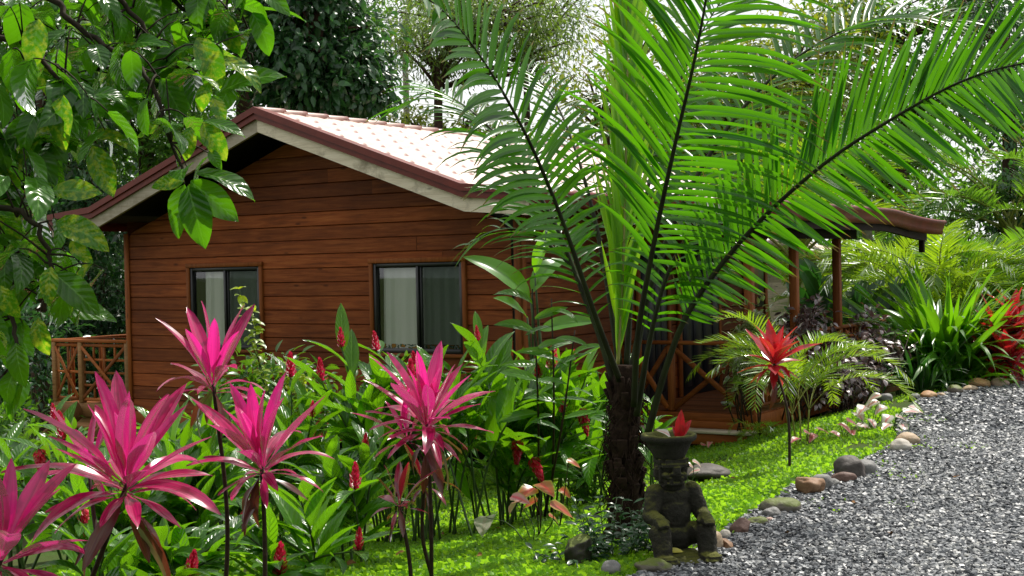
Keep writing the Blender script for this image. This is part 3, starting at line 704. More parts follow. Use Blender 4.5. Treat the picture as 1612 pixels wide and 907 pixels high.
# left porch
LX = WL - 1.55
mb = MB(); y_ = .05
while y_ < 4.5: box(mb, LX, WL - .03, y_, y_ + .136, -.04, 0.0, bev=.006); y_ += .14
mb.build('left_deck', M['deck'], cab, local=True)
mb = MB(); box(mb, LX - .04, WL + .02, -.02, .045, -.17, .02); box(mb, LX + .0, LX + .9, .02, .08, -.42, -.172); mb.build('left_deck_beam', M['yellow'], cab, local=True)
for x in (LX, LX + .56, WL - .035):
    mb = MB(); box(mb, x - .04, x + .04, -.03, .05, .022, .90); mb.build('post', M['yellow'], cab, local=True)
mb = MB()
box(mb, LX - .04, WL - .02, -.035, .06, .86, .905)
for (a, b) in ((LX + .045, LX + .515), (LX + .605, WL - .08)):
    box(mb, a, b, -.01, .025, .05, .095); box(mb, a, b, -.01, .025, .80, .845)
    n_ = 3 if b - a > .6 else 1
    hs = np.linspace(.09, .80, n_ + 2)
    for q in hs[1:-1]: box(mb, a, b, -.005, .02, q - .017, q + .017)
    for q in (np.linspace(a, b, n_ + 2)[1:-1]):
        if n_ == 1 or abs(q - (a + b) / 2) < .02: box(mb, q - .02, q + .02, -.007, .022, .09, .80)
        else:
            box(mb, q - .017, q + .017, -.007, .022, .09, hs[1] + .02); box(mb, q - .017, q + .017, -.007, .022, hs[-2] - .02, .80)
    xpanel(mb, V3(a, -.012, 0), V3(b, -.012, 0), .09, .80, .05, .018)
mb.build('left_railing', M['trimx'], cab, local=True)
mb = MB()
bar(mb, V3(LX - .03, .05, .875), V3(LX - .03, 4.4, .875), .09, .045)
for q in np.arange(.3, 4.4, .5): box(mb, LX - .045, LX - .01, q, q + .05, .02, .86)
bar(mb, V3(LX, .1, .90), V3(WL - .04, .1, .93), .03, .012); mb.build('left_side_railing', M['trim'], cab, local=True)
# left stair down towards the front
lg = float(H(*HW(LX + .8, -2.2, 0)[:2]))
mb = MB()
for x in (LX + .56, WL - .06): bar(mb, V3(x, -.03, -.05), V3(x, -1.75, -1.15), .05, .24, V3(0, 0, 1), .006)
for i in range(5): q = i / 5.; box(mb, LX + .585, WL - .085, -.30 - 1.5 * q - .26, -.30 - 1.5 * q, -.20 - .96 * q - .04, -.20 - .96 * q)
mb.build('left_stair', M['yellow'], cab, local=True)
for x, y_ in ((LX + .1, .2), (LX + .1, 4.2), (WL - .3, 3)):
    mb = MB(); box(mb, x - .06, x + .06, y_ - .06, y_ + .06, -1.7, -.05); mb.build('stilt', M['post'], cab, local=True)
# left porch chair (blue), slippers and bin on the right porch
# ------------------------------------------------------------------ plant materials
L = {}
L['ginger'] = leaf_mat('ginger_leaf', (.014, .075, .008), (.058, .205, .014), (.21, .58, .012), .10, .24, .46, vein=(.16, .34, .05), nveins=9)
L['ginger_stem'] = plain('ginger_stem_skin', (.05, .10, .02), .5, .4, .2)
L['flower'] = leaf_mat('red_ginger_bract', (.50, .006, .02), (.80, .015, .07), (.9, .03, .12), .1, .35, .35)
L['pink'] = leaf_mat('pink_cordyline_leaf', (.50, .006, .075), (.95, .020, .24), (1., .03, .32), .24, .24, .54, streak=(.17, .006, .030), streak2=(.90, .34, .42), vein=(.35, .004, .06), veinw=.035, patch=(.26, .008, .05), patch_s=12.)  # streak2: pale leaf streaks that also paint white glare into the colour
L['maroon'] = leaf_mat('maroon_cordyline_leaf', (.09, .006, .014), (.42, .008, .045), (.55, .012, .05), .28, .2, .38, streak=(.05, .006, .010), streak2=(.45, .20, .18), patch=(.05, .02, .012), patch_s=18.)
L['redc'] = leaf_mat('scarlet_cordyline_leaf', (.12, .008, .008), (.70, .010, .035), (.85, .03, .03), .14, .26, .4, patch=(.20, .02, .02), patch_s=14.)
L['old'] = leaf_mat('old_cordyline_leaf', (.05, .012, .012), (.16, .035, .02), (.22, .05, .02), .2, .3, .3, streak=(.16, .09, .04), streak2=(.30, .10, .10))
L['dstem'] = plain('dark_cane_bark', (.055, .035, .022), .8, .2, .35, 30., .5)
L['palm'] = leaf_mat('palm_pinna', (.012, .070, .006), (.038, .160, .010), (.115, .44, .010), .10, .26, .42, vein=(.08, .24, .02), veinw=.07, tip=(.22, .15, .03))
L['spear'] = leaf_mat('young_palm_pinna', (.09, .27, .012), (.22, .46, .02), (.36, .80, .02), .10, .3, .5)
L['rachis'] = plain('palm_rachis', (.026, .038, .008), .55, .12, .3, 5., col2=(.012, .010, .006))
L['fibre'] = plain('palm_fibre_bark', (.045, .028, .018), .95, .1, .38, 26., .8, col2=(.012, .008, .006))
L['areca'] = leaf_mat('areca_pinna', (.07, .20, .015), (.17, .36, .02), (.40, .72, .03), .14, .28, .46)
L['areca_d'] = leaf_mat('deep_green_palm_pinna', (.03, .12, .015), (.09, .24, .025), (.22, .55, .03), .16, .28, .46)  # darker green than areca_pinna
L['areca_stem'] = plain('areca_stem_skin', (.28, .30, .05), .45, .5, .2, 8.)
L['noni'] = leaf_mat('noni_leaf', (.014, .072, .008), (.045, .185, .014), (.15, .52, .012), .10, .22, .44, vein=(.16, .34, .06), veinw=.04, nveins=7, mottle=(.34, .42, .02), blotch=.86)
L['noni_wood'] = plain('noni_bark', (.05, .038, .026), .85, .2, .3, 20., .4)
L['fruit'] = plain('noni_fruit_skin', (.34, .36, .14), .5, .4, .3, 60., .6, col2=(.06, .08, .03))
L['dark_tree'] = leaf_mat('dark_tree_leaf', (.010, .052, .030), (.035, .13, .075), (.06, .24, .06), .14, .28, .35)
L['mid_tree'] = leaf_mat('mid_tree_leaf', (.020, .085, .012), (.06, .18, .02), (.17, .48, .03), .05, .3, .42)
L['lite_tree'] = leaf_mat('light_tree_leaf', (.06, .14, .015), (.17, .26, .03), (.40, .55, .05), .1, .35, .45)
L['olive_tree'] = leaf_mat('olive_tree_leaf', (.030, .080, .012), (.085, .165, .025), (.22, .42, .04), .1, .35, .42)
L['bark'] = plain('brown_bark', (.09, .055, .038), .9, .15, .35, 9., .6)
L['pale_bark'] = plain('pale_bark', (.42, .38, .32), .85, .2, .25, 14., .3, col2=(.20, .17, .13))
L['purple'] = leaf_mat('purple_shrub_leaf', (.035, .014, .016), (.40, .32, .30), (.14, .04, .03), .5, .30, .25, edge=(.28, .12, .12))  # the pale tone paints white leaf glare into the colour
L['varieg'] = leaf_mat('variegated_shrub_leaf', (.05, .10, .02), (.12, .22, .05), (.22, .36, .06), .25, .3, .4, edge=(.62, .60, .42))
L['strap'] = leaf_mat('strap_leaf', (.035, .16, .010), (.085, .29, .015), (.22, .62, .015), .12, .28, .46, vein=(.03, .10, .01))
L['broad_d'] = leaf_mat('dark_broad_leaf', (.010, .045, .014), (.022, .085, .024), (.04, .20, .03), .08, .36, .35, vein=(.05, .14, .04))
L['calad'] = leaf_mat('caladium_leaf', (.75, .72, .66), (.80, .62, .58), (.80, .75, .62), .12, .3, .4, vein=(.65, .06, .10), veinw=.14, edge=(.10, .26, .03))
L['calad_o'] = leaf_mat('orange_caladium_leaf', (.50, .14, .03), (.62, .20, .08), (.85, .30, .05), .12, .3, .45, vein=(.70, .05, .06), veinw=.16, edge=(.35, .45, .03))
L['calad_p'] = leaf_mat('pink_caladium_leaf', (.70, .28, .28), (.78, .42, .40), (.85, .36, .32), .1, .35, .4, vein=(.75, .05, .12), veinw=.18, edge=(.30, .34, .08))
L['herb'] = leaf_mat('herb_leaf', (.020, .085, .012), (.06, .19, .02), (.18, .45, .02), .12, .3, .42)
L['sprig'] = leaf_mat('lime_sprig_leaf', (.12, .24, .012), (.28, .42, .02), (.55, .78, .04), .1, .35, .45)

def rstem(mb, a, b, r0, r1, bend=.05, n=7, ns=6):
    a = np.asarray(a, float); b = np.asarray(b, float); L_ = np.linalg.norm(b - a)
    m = (a + b) / 2 + rng.normal(0, bend, 3) * L_
    P = bez([a, m, b], n); tube(mb, P, np.linspace(r0, r1, n), ns); return P

# ------------------------------------------------------------------ palm fronds
def frond(par, name, pts, n, Lf, mat, up=V3(0, -.6, .8), t0=.18, ang=(60, 40), droop=.5, width=.045, lift=.15, r0=.03, r1=.004, k=7, Ldn=None, ang_dn=None, jit=.06, rmat=None, twist=0., sep=None):
    P = bez(pts, 60); D, _, _ = frames(P)
    if sep is None: sep = True
    mb = MB() 
    tt = np.linspace(t0, .995, n)
    seg = np.concatenate([[0], np.cumsum(np.linalg.norm(np.diff(P, axis=0), axis=1))]); seg /= seg[-1]
    B = np.stack([np.interp(tt, seg, P[:, i]) for i in range(3)], -1); T = unit(np.stack([np.interp(tt, seg, D[:, i]) for i in range(3)], -1))
    up = np.broadcast_to(np.asarray(up, float), T.shape) if np.ndim(up) == 1 else np.asarray([bez(up, n)[i] for i in range(n)])
    Nn = unit(up - T * (up * T).sum(-1, keepdims=True)); S = np.cross(T, Nn)
    for sg in (1, -1):
        a0, a1 = (ang_dn if (ang_dn and sg < 0) else ang)
        q = (tt - t0) / (1 - t0)
        a = np.radians(a0 + (a1 - a0) * q) + rng.normal(0, jit, n)
        Lm = np.array([(Ldn if (Ldn and sg < 0) else Lf)(x) for x in q]) * rng.uniform(.88, 1.08, n) * np.where(rng.random(n) < .05, rng.uniform(.35, .8, n), 1)
        d = unit(S * sg * np.sin(a)[:, None] + T * np.cos(a)[:, None] + Nn * (lift + rng.normal(0, jit, n))[:, None])
        p = B.copy() + rng.normal(0, .004, B.shape); rows = []
        prof = [.35, .85, 1., .95, .82, .6, .34, .05] if k == 7 else np.interp(np.linspace(0, 1, k + 1), np.linspace(0, 1, 8), [.35, .85, 1., .95, .82, .6, .34, .05])
        tw = rng.normal(0, .38, n) + twist
        dj = droop * rng.uniform(.6, 1.4, n)
        for j in range(k + 1):
            w = unit(np.cross(d, Nn)); m_ = np.cross(w, d)
            w = w * np.cos(tw)[:, None] + m_ * np.sin(tw)[:, None]; nn = np.cross(w, d)
            h = width * prof[j] * .5 * (.55 + .45 * np.minimum(1, Lm / max(1e-6, Lm.max())))[:, None]
            rows.append(np.stack([p - w * h, p - nn * h * .35, p + w * h], 1))
            p = p + d * (Lm / k)[:, None]
            d = unit(d + V3(0, 0, -1) * (dj * Lm / k * (.4 + 1.4 * j / k))[:, None])
        W = np.stack(rows, 1)                      # n, k+1, 3, 3
        i = (np.arange(n) * (k + 1) * 3)[:, None, None] + (np.arange(k) * 3)[None, :, None]; c = np.arange(2)[None, None]
        Q = np.stack([i + c, i + c + 1, i + c + 4, i + c + 3], -1).reshape(-1, 4)
        C = np.zeros((n, k + 1, 3, 4)); C[..., 0] = rng.random(n)[:, None, None]; C[..., 1] = np.linspace(0, 1, k + 1)[None, :, None]; C[..., 2] = np.array([0, .5, 1.])[None, None]
        mb.add(W.reshape(-1, 3), Q, None, C.reshape(-1, 4))
    o = mb.build(name, mat, par)
    mr = MB(); tube(mr, P, np.linspace(1, 0, 60) ** 1.35 * (r0 - r1) + r1, 7); mr.build('midrib', rmat or L['rachis'], o)
    return o
def arc(base, az, L_, el0, el1, n=6, sag=1.):
    # a rachis leaving base towards azimuth az, rising at el0 and ending at el1 (degrees)
    p = np.asarray(base, float); out = [p]
    for i in range(n):
        e = R(el0 + (el1 - el0) * ((i + .5) / n) ** sag)
        p = p + V3(math.cos(az) * math.cos(e), math.sin(az) * math.cos(e), math.sin(e)) * L_ / n; out.append(p)
    return np.array(out)
def palm_clump(name, label, cat, base, stems, nf, Lr, mat, n=34, plen=.32, width=.022, el=(78, -25), hs=(.3, .7), group=None, seed=0, stem_r=.018, stem_mat=None, k=5, azs=None, droop=1.1):
    # areca-like clump: thin stems, each with arching fronds
    rg = random.Random(seed); base = np.asarray(base, float)
    t = thing(name, label, cat, base, 0, group)
    for s_ in range(stems):
        az = rg.uniform(0, 6.283); q = rg.uniform(.0, .22) * (stems > 1); h = rg.uniform(*hs)
        b = base + V3(math.cos(az) * q, math.sin(az) * q, 0); b[2] = float(H(b[0], b[1])) - .03; tp = b + V3(math.cos(az) * h * .18, math.sin(az) * h * .18, h)
        mb = MB(); rstem(mb, b, tp, stem_r * 1.25, stem_r, .03, 8, 8); mb.build('stem', stem_mat or L['areca_stem'], t)
        for f in range(nf):
            a = azs[(s_ * nf + f) % len(azs)] + rg.uniform(-.15, .15) if azs else rg.uniform(0, 6.283) if nf > 3 and False else az + (f - nf / 2) * 2.4 + rg.uniform(-.4, .4)
            e0 = el[0] - f * 22 / max(1, nf - 1) * 1.5 + rg.uniform(-6, 6); L_ = rg.uniform(*Lr)
            frond(t, 'frond', arc(tp, a, L_, e0, el[1] - f * 8 + rg.uniform(-15, 15), 7, 1.3), n, lambda x: plen * (L_ / Lr[1]) * (.35 + .65 * math.sin(math.pi * (x * .85 + .12))), mat, V3(0, 0, 1) if e0 < 60 else V3(-math.cos(a), -math.sin(a), .6), .22, (58, 35), droop, width, .35, stem_r * .5, .002, k, rmat=stem_mat or L['areca_stem'])
    return t

# ------------------------------------------------------------------ the coconut-like palm beside the statue
PY = 9.1
pb = onground(*PALM); ptop = U(985, 575, PY)
palm = thing('palm', 'large feathery palm with dark fibrous trunk beside the stone statue', 'palm', pb)
mb = MB(); tp_ = bez([pb + V3(0, 0, -.1), pb + V3(.005, 0, .35), U(982, 690, PY), ptop], 40)
rr = np.interp(np.linspace(0, 1, 40), [0, .1, .3, .6, .9, 1], [.19, .14, .095, .092, .095, .07]) * (1 + .08 * np.sin(np.arange(40) * 2.1))
tube(mb, tp_, rr, 20, wob=.07)
for i in range(46):           # old leaf-base stubs
    q = rng.uniform(.22, .97); a = rng.random() * 6.283; j = int(q * 39); c = tp_[j]; o_ = V3(math.cos(a), math.sin(a), 0)
    bar(mb, c + o_ * rr[j] * .75 + V3(0, 0, -.05), c + o_ * (rr[j] + rng.uniform(.015, .05)) + V3(0, 0, rng.uniform(.06, .14)), rng.uniform(.04, .075), .018, o_, .004)
mb.build('trunk', L['fibre'], palm, smooth=True)
mb = MB()
for i in range(520):          # hanging fibres and root mat
    q = rng.random() ** 1.4; a = rng.random() * 6.283; j = int(q * 38); c = tp_[j]; o_ = V3(math.cos(a), math.sin(a), 0); r_0 = rr[j]
    P0 = c + o_ * r_0 * .97; ln = rng.uniform(.05, .2)
    P = [P0, P0 + o_ * rng.uniform(.01, .05) + V3(*rng.normal(0, .02, 2), -ln * .4), P0 + o_ * rng.uniform(.0, .06) + V3(*rng.normal(0, .04, 2), -ln)]
    tube(mb, bez(P, 5), rng.uniform(.0015, .004), 4)
mb.build('fibre_mat', L['fibre'], palm)
def pf(px_pts): return [U(*p) for p in px_pts]
bell = lambda L0, a=.35, b=.5: (lambda x: L0 * min(1., a + x * 3.2) * (1 - b * x ** 2.2))
palm_fronds = [
  # F1 up-left
  (pf([(976, 600, 9.0), (938, 500, 8.95), (886, 350, 8.9), (834, 225, 8.8), (770, 110, 8.6), (705, 25, 8.4), (640, -25, 8.1)]), 42, bell(.70), dict(up=V3(.25, -.75, .75), ang=(70, 50), droop=1.5, width=.052, lift=.10, t0=.30, mat='palm', r0=.023)),
  # F2 up, right of the trunk, facing the camera
  (pf([(998, 640, 8.9), (1005, 520, 8.8), (1032, 370, 8.7), (1062, 230, 8.55), (1092, 100, 8.4), (1114, -20, 8.3), (1128, -160, 8.2), (1135, -300, 8.2)]), 62, bell(.98, .45, .35), dict(up=V3(.05, -1, .1), ang=(84, 66), ang_dn=(46, 38), Ldn=bell(.95, .5, .3), droop=.85, width=.043, lift=.04, t0=.26, mat='palm', r0=.024)),
  # F3 sweeping to the right edge
  (pf([(1018, 690, 8.9), (1050, 575, 8.85), (1092, 478, 8.8), (1180, 365, 8.7), (1290, 264, 8.5), (1400, 190, 8.3), (1510, 130, 8.1), (1612, 100, 7.9), (1730, 96, 7.7)]), 86, (lambda x: float(np.interp(x, [0, .1, .18, .36, .55, .75, 1], [.18, .34, .42, .52, .63, .56, .3]))), dict(up=V3(-.15, -1, .25), ang=(80, 62), ang_dn=(50, 36), Ldn=bell(.80, .35, .35), droop=.22, width=.043, lift=.02, t0=.22, mat='palm', r0=.026)),
  # F4 the bright upright young frond, seen edge on
  (pf([(972, 580, 9.15), (980, 430, 9.25), (985, 260, 9.4), (988, 90, 9.6), (990, -80, 9.8), (992, -260, 10.)]), 64, bell(.85, .6, .3), dict(up=V3(.3, -1, 0), ang=(13, 10), droop=.02, width=.05, lift=.0, t0=.02, mat='spear', r0=.014, jit=.05, rmat=L['areca_stem'])),
  # F5 behind, drooping far left
  (pf([(968, 590, 9.2), (925, 480, 9.4), (870, 345, 9.7), (800, 235, 10.0), (735, 170, 10.3), (680, 145, 10.5), (640, 165, 10.6)]), 44, bell(.75), dict(up=V3(.2, -.3, 1), ang=(66, 40), droop=1.7, width=.034, lift=.15, t0=.25, mat='palm', r0=.024)),
  # F6 back left, glaring
  (pf([(975, 575, 9.3), (955, 440, 9.6), (930, 320, 10.), (900, 220, 10.4), (868, 150, 10.8), (830, 110, 11.2)]), 28, bell(.60), dict(up=V3(.2, -.5, 1), ang=(64, 40), droop=1.5, width=.03, lift=.2, t0=.22, mat='palm', r0=.026)),
  # F7 behind to the right
  (pf([(992, 600, 9.2), (1025, 450, 9.4), (1085, 300, 9.7), (1170, 170, 10.0), (1270, 80, 10.2), (1380, 30, 10.4), (1490, 30, 10.5)]), 52, bell(.88, .5, .4), dict(up=V3(-.2, -.5, .9), ang=(66, 40), droop=1.5, width=.046, lift=.15, t0=.26, mat='palm', r0=.03)),
  # F8 behind, upper centre right
  (pf([(986, 580, 9.3), (1000, 400, 9.7), (1040, 220, 10.2), (1100, 60, 10.7), (1180, -60, 11.2)]), 44, bell(.9, .5, .4), dict(up=V3(0, -.6, .8), ang=(62, 40), droop=1.2, width=.044, lift=.15, t0=.3, mat='palm', r0=.024)),
  # F9 short drooping frond with curling leaflets right of the trunk
  (pf([(1002, 655, 8.95), (1022, 540, 8.9), (1048, 440, 8.9), (1082, 372, 9.0), (1128, 336, 9.2), (1180, 335, 9.4)]), 26, bell(.55), dict(up=V3(0, -.5, 1), ang=(70, 40), droop=2.6, width=.034, lift=.1, t0=.30, mat='palm', r0=.024)),
  # F10 drooping left, thin
  (pf([(970, 620, 9.1), (940, 520, 9.3), (905, 430, 9.5), (850, 375, 9.7), (790, 360, 9.8), (740, 385, 9.9)]), 16, bell(.55), dict(up=V3(0, -.4, 1), ang=(62, 40), droop=2.4, width=.024, lift=.1, t0=.3, mat='palm', r0=.022)),
]
for pts, n_, Lf, kw in palm_fronds:
    kw = dict(kw); mt = L[kw.pop('mat')]; frond(palm, 'frond', pts, n_, Lf, mt, **kw)

# ------------------------------------------------------------------ cordylines
CT_in = [leaf_tpl(1, .18, 10, 4, 'cord', .45, c, .03, seed=i) for i, c in enumerate((.15, .25, .05))]
CT_w = [leaf_tpl(1, .30, 9, 4, 'lance', .35, c, .03, seed=i, pet=.2) for i, c in enumerate((.1, .25, .4))]
CT_out = [leaf_tpl(1, .175, 10, 4, 'cord', .30, c, .07, seed=i) for i, c in enumerate((.25, .5, .75))]
def rosette(mb, c, axis, n, Ln, el_in=80, el_out=-12, tp=None):
    axis = unit(axis); X = unit(np.cross(axis, V3(.2, 1, .1))); Y = np.cross(axis, X)
    a0 = rng.random() * 6.283
    for i in range(n):
        q = (i + .5) / n; a = a0 + i * 2.39996 + rng.normal(0, .18); e = R(el_in + (el_out - el_in) * q ** 1.15 + rng.normal(0, 7))
        rad = X * math.cos(a) + Y * math.sin(a); d = rad * math.cos(e) + axis * math.sin(e); nn = -rad * math.sin(e) + axis * math.cos(e) + rng.normal(0, .18, 3)
        s_ = Ln * (.66 + .36 * math.sin(math.pi * min(1, q + .12))) * rng.uniform(.76, 1.14)
        p = c + axis * (.05 - .16 * q) * Ln + rad * .012
        scatter(mb, tp or (CT_in if q < .5 else CT_out), [p], [d], [nn], s_, np.array([np.clip(1.1 - .75 * q + rng.normal(0, .16), 0, 1)]))
def cordyline(label, head, Ln, n, base=None, mat='pink', lean=(0, 0), group=None, r=.010, extra=(), axis=V3(0, 0, 1), el_out=-14, name='cordyline'):
    head = np.asarray(head, float); b = onground(head[0] + lean[0], head[1] + lean[1]) if base is None else np.asarray(base, float)
    t = thing(name, label, 'cordyline', b, 0, group)
    mb = MB(); rstem(mb, b - V3(0, 0, .04), head, r * 1.3, r, .04, 12, 7); mb.build('stem', L['dstem'], t)
    mb = MB(); rosette(mb, head, axis, n, Ln, el_out=el_out, tp=CT_w if mat == 'redc' else None); mb.build('leaf_rosette', L[mat], t)
    mb = MB()                               # old leaves hanging dry under the head
    for i in range(6):
        a = rng.random() * 6.283; q = rng.uniform(.04, .30); p = head - V3(0, 0, q) * Ln
        scatter(mb, CT_out, [p], [V3(math.cos(a) * .7, math.sin(a) * .7, -rng.uniform(.2, 1.4))], [V3(math.cos(a), math.sin(a), .5) + rng.normal(0, .3, 3)], Ln * rng.uniform(.5, .85))
    mb.build('old_leaves', L['old'], t)
    for (hp, n2, l2, fr) in extra:         # side heads branching from the same cane
        hp = np.asarray(hp, float); mb = MB(); rstem(mb, b + (head - b) * fr, hp, r, r * .8, .04, 8, 7); mb.build('stem', L['dstem'], t)
        mb = MB(); rosette(mb, hp, unit(hp - (b + (head - b) * fr) + V3(0, 0, .3)), n2, l2, el_out=el_out); mb.build('leaf_rosette', L[mat], t)
    return t
GC = 'pink cordylines at the front of the bed'
cordyline('largest hot pink cordyline head low in the left foreground, leaves spreading wide', U(200, 762, 5.6), .48, 33, mat='pink', lean=(-.55, .1), axis=V3(.1, -.25, 1), group=GC, el_out=-14, extra=((U(140, 735, 5.9), 9, .33, .75),))
cordyline('tall pink cordyline on a thin dark cane in front of the left window', U(336, 605, 6.6), .42, 17, mat='pink', lean=(0, 0), group=GC, el_out=-2)
cordyline('pink cordyline with upright leaves, second from the left window, beside the ginger', U(412, 735, 6.3), .42, 27, mat='pink', lean=(-.02, .0), group=GC, axis=V3(-.12, -.25, 1), el_out=-18)
cordyline('pink cordyline cut by the left edge of the photo at the bottom corner', U(2, 880, 5.2), .44, 20, mat='pink', lean=(-.35, .1), group=GC, axis=V3(.25, -.2, 1), el_out=-20)
cordyline('raspberry pink cordyline with a broad flat head in front of the gingers and right window', U(672, 668, 7.6), .46, 34, mat='pink', lean=(.0, .05), group=GC, axis=V3(.1, -.15, 1), el_out=-25, extra=((U(640, 690, 7.7), 10, .32, .7),))
cordyline('small maroon cordyline with dark drooping leaves low in the centre of the bed', U(628, 795, 7.3), .27, 13, mat='maroon', lean=(.06, .05), el_out=-30)
cordyline('thin maroon cordyline whose dark leaves hang below the broad pink head', U(668, 760, 7.9), .27, 11, mat='maroon', lean=(.05, .05), el_out=-40)

# ------------------------------------------------------------------ gingers
GT = [leaf_tpl(1, .27, 8, 4, 'ellip', .35, c, .035, seed=i, pet=.08) for i, c in enumerate((.15, .35, .55, .8, .3))]
BT = [leaf_tpl(1, .55, 3, 2, 'obov', .6, .2, seed=1)]
def shoot(ms, ml, base, tip, nl, Ll, az=None, start=.25, rnd0=None):
    base = np.asarray(base, float); tip = np.asarray(tip, float)
    mid = base * .5 + tip * .5; mid[2] += .08 * np.linalg.norm(tip - base); mid[:2] = base[:2] * .62 + tip[:2] * .38
    P = bez([base, mid, tip], 14); tube(ms, P, np.linspace(.011, .005, 14), 5)
    T = unit(np.gradient(P, axis=0))
    if az is None: az = rng.random() * 6.283
    sd_ = V3(math.cos(az), math.sin(az), 0)
    for i in range(nl):
        q = start + (1 - start) * (i + .6) / nl; j = min(13, q * 13); k_ = int(min(12, j)); f = j - k_
        p = P[k_] * (1 - f) + P[k_ + 1] * f; tg = T[k_]
        sg = 1 if i % 2 else -1; s_ = unit(sd_ - tg * np.dot(sd_, tg)) * sg; s_ = unit(s_ + rng.normal(0, .22, 3))
        a = R(rng.uniform(38, 62) * (1 - .45 * q)); d = tg * math.cos(a) + s_ * math.sin(a)
        n_ = unit(np.cross(np.cross(d, V3(0, 0, 1)), d)) + rng.normal(0, .22, 3)
        scatter(ml, GT, [p], [d], [n_], Ll * 1.16 * rng.uniform(.78, 1.15) * (.75 + .35 * math.sin(math.pi * q)))
    return T[-1]
def ginger_flower(par, p, ax, s_=1., mat=None):
    mb = MB(); n = 46; ax = unit(ax); X = unit(np.cross(ax, V3(.3, .9, .1))); Y = np.cross(ax, X)
    i = np.arange(n); a = i * 2.39996; q = i / n; r_ = .022 * s_ * np.sin(np.pi * (q * .82 + .16)) ; h = q * .17 * s_
    rad = np.cos(a)[:, None] * X + np.sin(a)[:, None] * Y
    P = p + rad * (r_ * .5)[:, None] + h[:, None] * ax; e = np.radians(30 + 45 * q + rng.normal(0, 8, n))
    D = rad * np.cos(e)[:, None] + ax * np.sin(e)[:, None]; N = -rad * np.sin(e)[:, None] + ax * np.cos(e)[:, None]
    scatter(mb, BT, P, D, -N, .050 * s_ * (1.1 - .5 * q)); tube(mb, np.array([p, p + ax * .15 * s_]), [.012 * s_, .004], 6, c=(.2, .5, .5, 0)); return mb.build('flower', mat or L['flower'], par)
def ginger(label, base, n, hgt, spread, Ll, flowers=(), lean=V3(0, 0, 0), nl=(7, 11), group='red ginger clumps in the bed', start=.25, name='ginger_clump', fs=1., br=.16):
    base = np.asarray(base, float); t = thing(name, label, 'ginger plant', base, 0, group); ms, ml = MB(), MB()
    for (fp, up_) in flowers:
        b = base + V3(*rng.normal(0, br, 2), 0); b[2] = float(H(b[0], b[1])) - .02
        ax = shoot(ms, ml, b, fp, random.randint(*nl), Ll, start=start); ginger_flower(t, np.asarray(fp) + ax * -.01, s_=fs * rng.uniform(.6, 1.25), ax= unit(ax * (1 - up_) + V3(0, 0, 1) * up_) if up_ >= 0 else V3(rng.normal(0, .2), rng.normal(0, .2), -1))
    for i in range(n):
        b = base + V3(*rng.normal(0, br, 2), 0); b[2] = float(H(b[0], b[1])) - .02
        a = rng.random() * 6.283; h = rng.uniform(*hgt); q = spread * math.sqrt(rng.random())
        shoot(ms, ml, b, b + V3(math.cos(a) * q, math.sin(a) * q, h) + lean * h, random.randint(*nl), Ll, start=start)
    ms.build('stem', L['ginger_stem'], t); ml.build('foliage', L['ginger'], t); return t
Gx = lambda px, Y: onground(UX(px, Y), Y)
ginger('ginger clump with dense dark stems on the lawn behind the broad pink cordyline', Gx(690, 10.4), 20, (1.0, 1.34), .55, .40, [(U(752, 535, 10.5), .5), (U(655, 588, 10.1), .6), (U(592, 552, 10.9), .8), (U(650, 612, 9.8), .7)], start=.48, br=.20)
ginger('ginger clump with a tall red spike rising between the two windows', Gx(585, 10.6), 12, (.85, 1.22), .5, .40, [(U(537, 545, 10.6), .9), (U(505, 600, 10.3), .9)], start=.3, lean=V3(-.1, 0, 0))
ginger('ginger clump below the left window, red spikes among mid height leaves', Gx(470, 11.0), 12, (.75, 1.15), .55, .36, [(U(458, 592, 10.9), .8), (U(492, 655, 10.), .7), (U(400, 640, 10.8), .6)], start=.2)
ginger('broad leaved ginger clump without flowers behind the tall pink cordyline', Gx(285, 11.2), 13, (.7, 1.1), .4, .38, [], start=.2)
ginger('ginger clump against the corner board with paired red flowers', Gx(840, 11.4), 12, (.9, 1.35), .5, .40, [(U(868, 578, 11.), .1), (U(848, 592, 10.9), .2), (U(885, 648, 10.7), .1), (U(915, 642, 10.8), -.1), (U(900, 572, 11.2), .5)], start=.25)
ginger('ginger clump left of the palm trunk under the plank wall', Gx(915, 12.2), 10, (.9, 1.3), .4, .36, [(U(875, 665, 11.), .2)], start=.25)
ginger('low ginger clump at the foot of the centre bed with hanging red flower', Gx(790, 10.9), 8, (.6, 1.0), .5, .36, [(U(815, 690, 10.4), -1), (U(838, 720, 10.3), -1)], start=.25)
ginger('ginger clump between the left and middle pink cordyline canes', Gx(300, 8.6), 16, (.55, 1.0), .5, .34, [(U(380, 830, 7.9), .6), (U(330, 690, 8.8), .6)], start=.15)
ginger('ginger clump with red spike in the middle of the bed behind the small maroon cordyline', Gx(520, 9.0), 9, (.5, .85), .45, .34, [(U(560, 770, 8.3), .9), (U(575, 708, 9.), .6)], start=.15)
ginger('dark leaved ginger in the bottom foreground with red flower at the frame edge', Gx(470, 7.9), 5, (.35, .6), .35, .34, [(U(440, 905, 7.4), .7), (U(566, 866, 7.6), .9)], start=.15)
ginger('ginger clump behind the largest pink cordyline on the left', Gx(150, 8.2), 13, (.45, .85), .5, .32, [(U(60, 705, 8.3), -1), (U(100, 690, 8.5), .5), (U(130, 800, 7.6), -.1)], start=.15)
ginger('ginger clump at the far left under the porch stair', Gx(40, 9.4), 11, (.5, .9), .5, .32, [(U(85, 660, 9.6), .6)], start=.15)
ginger('low leafy ginger along the bottom left corner below the pink leaves', Gx(240, 7.2), 12, (.25, .5), .55, .30, [(U(300, 905, 6.9), .5)], start=.1)
ginger('ginger clump left of the small stair foot, shaded and flowerless', Gx(380, 10.), 12, (.55, .95), .5, .34, [], start=.2)
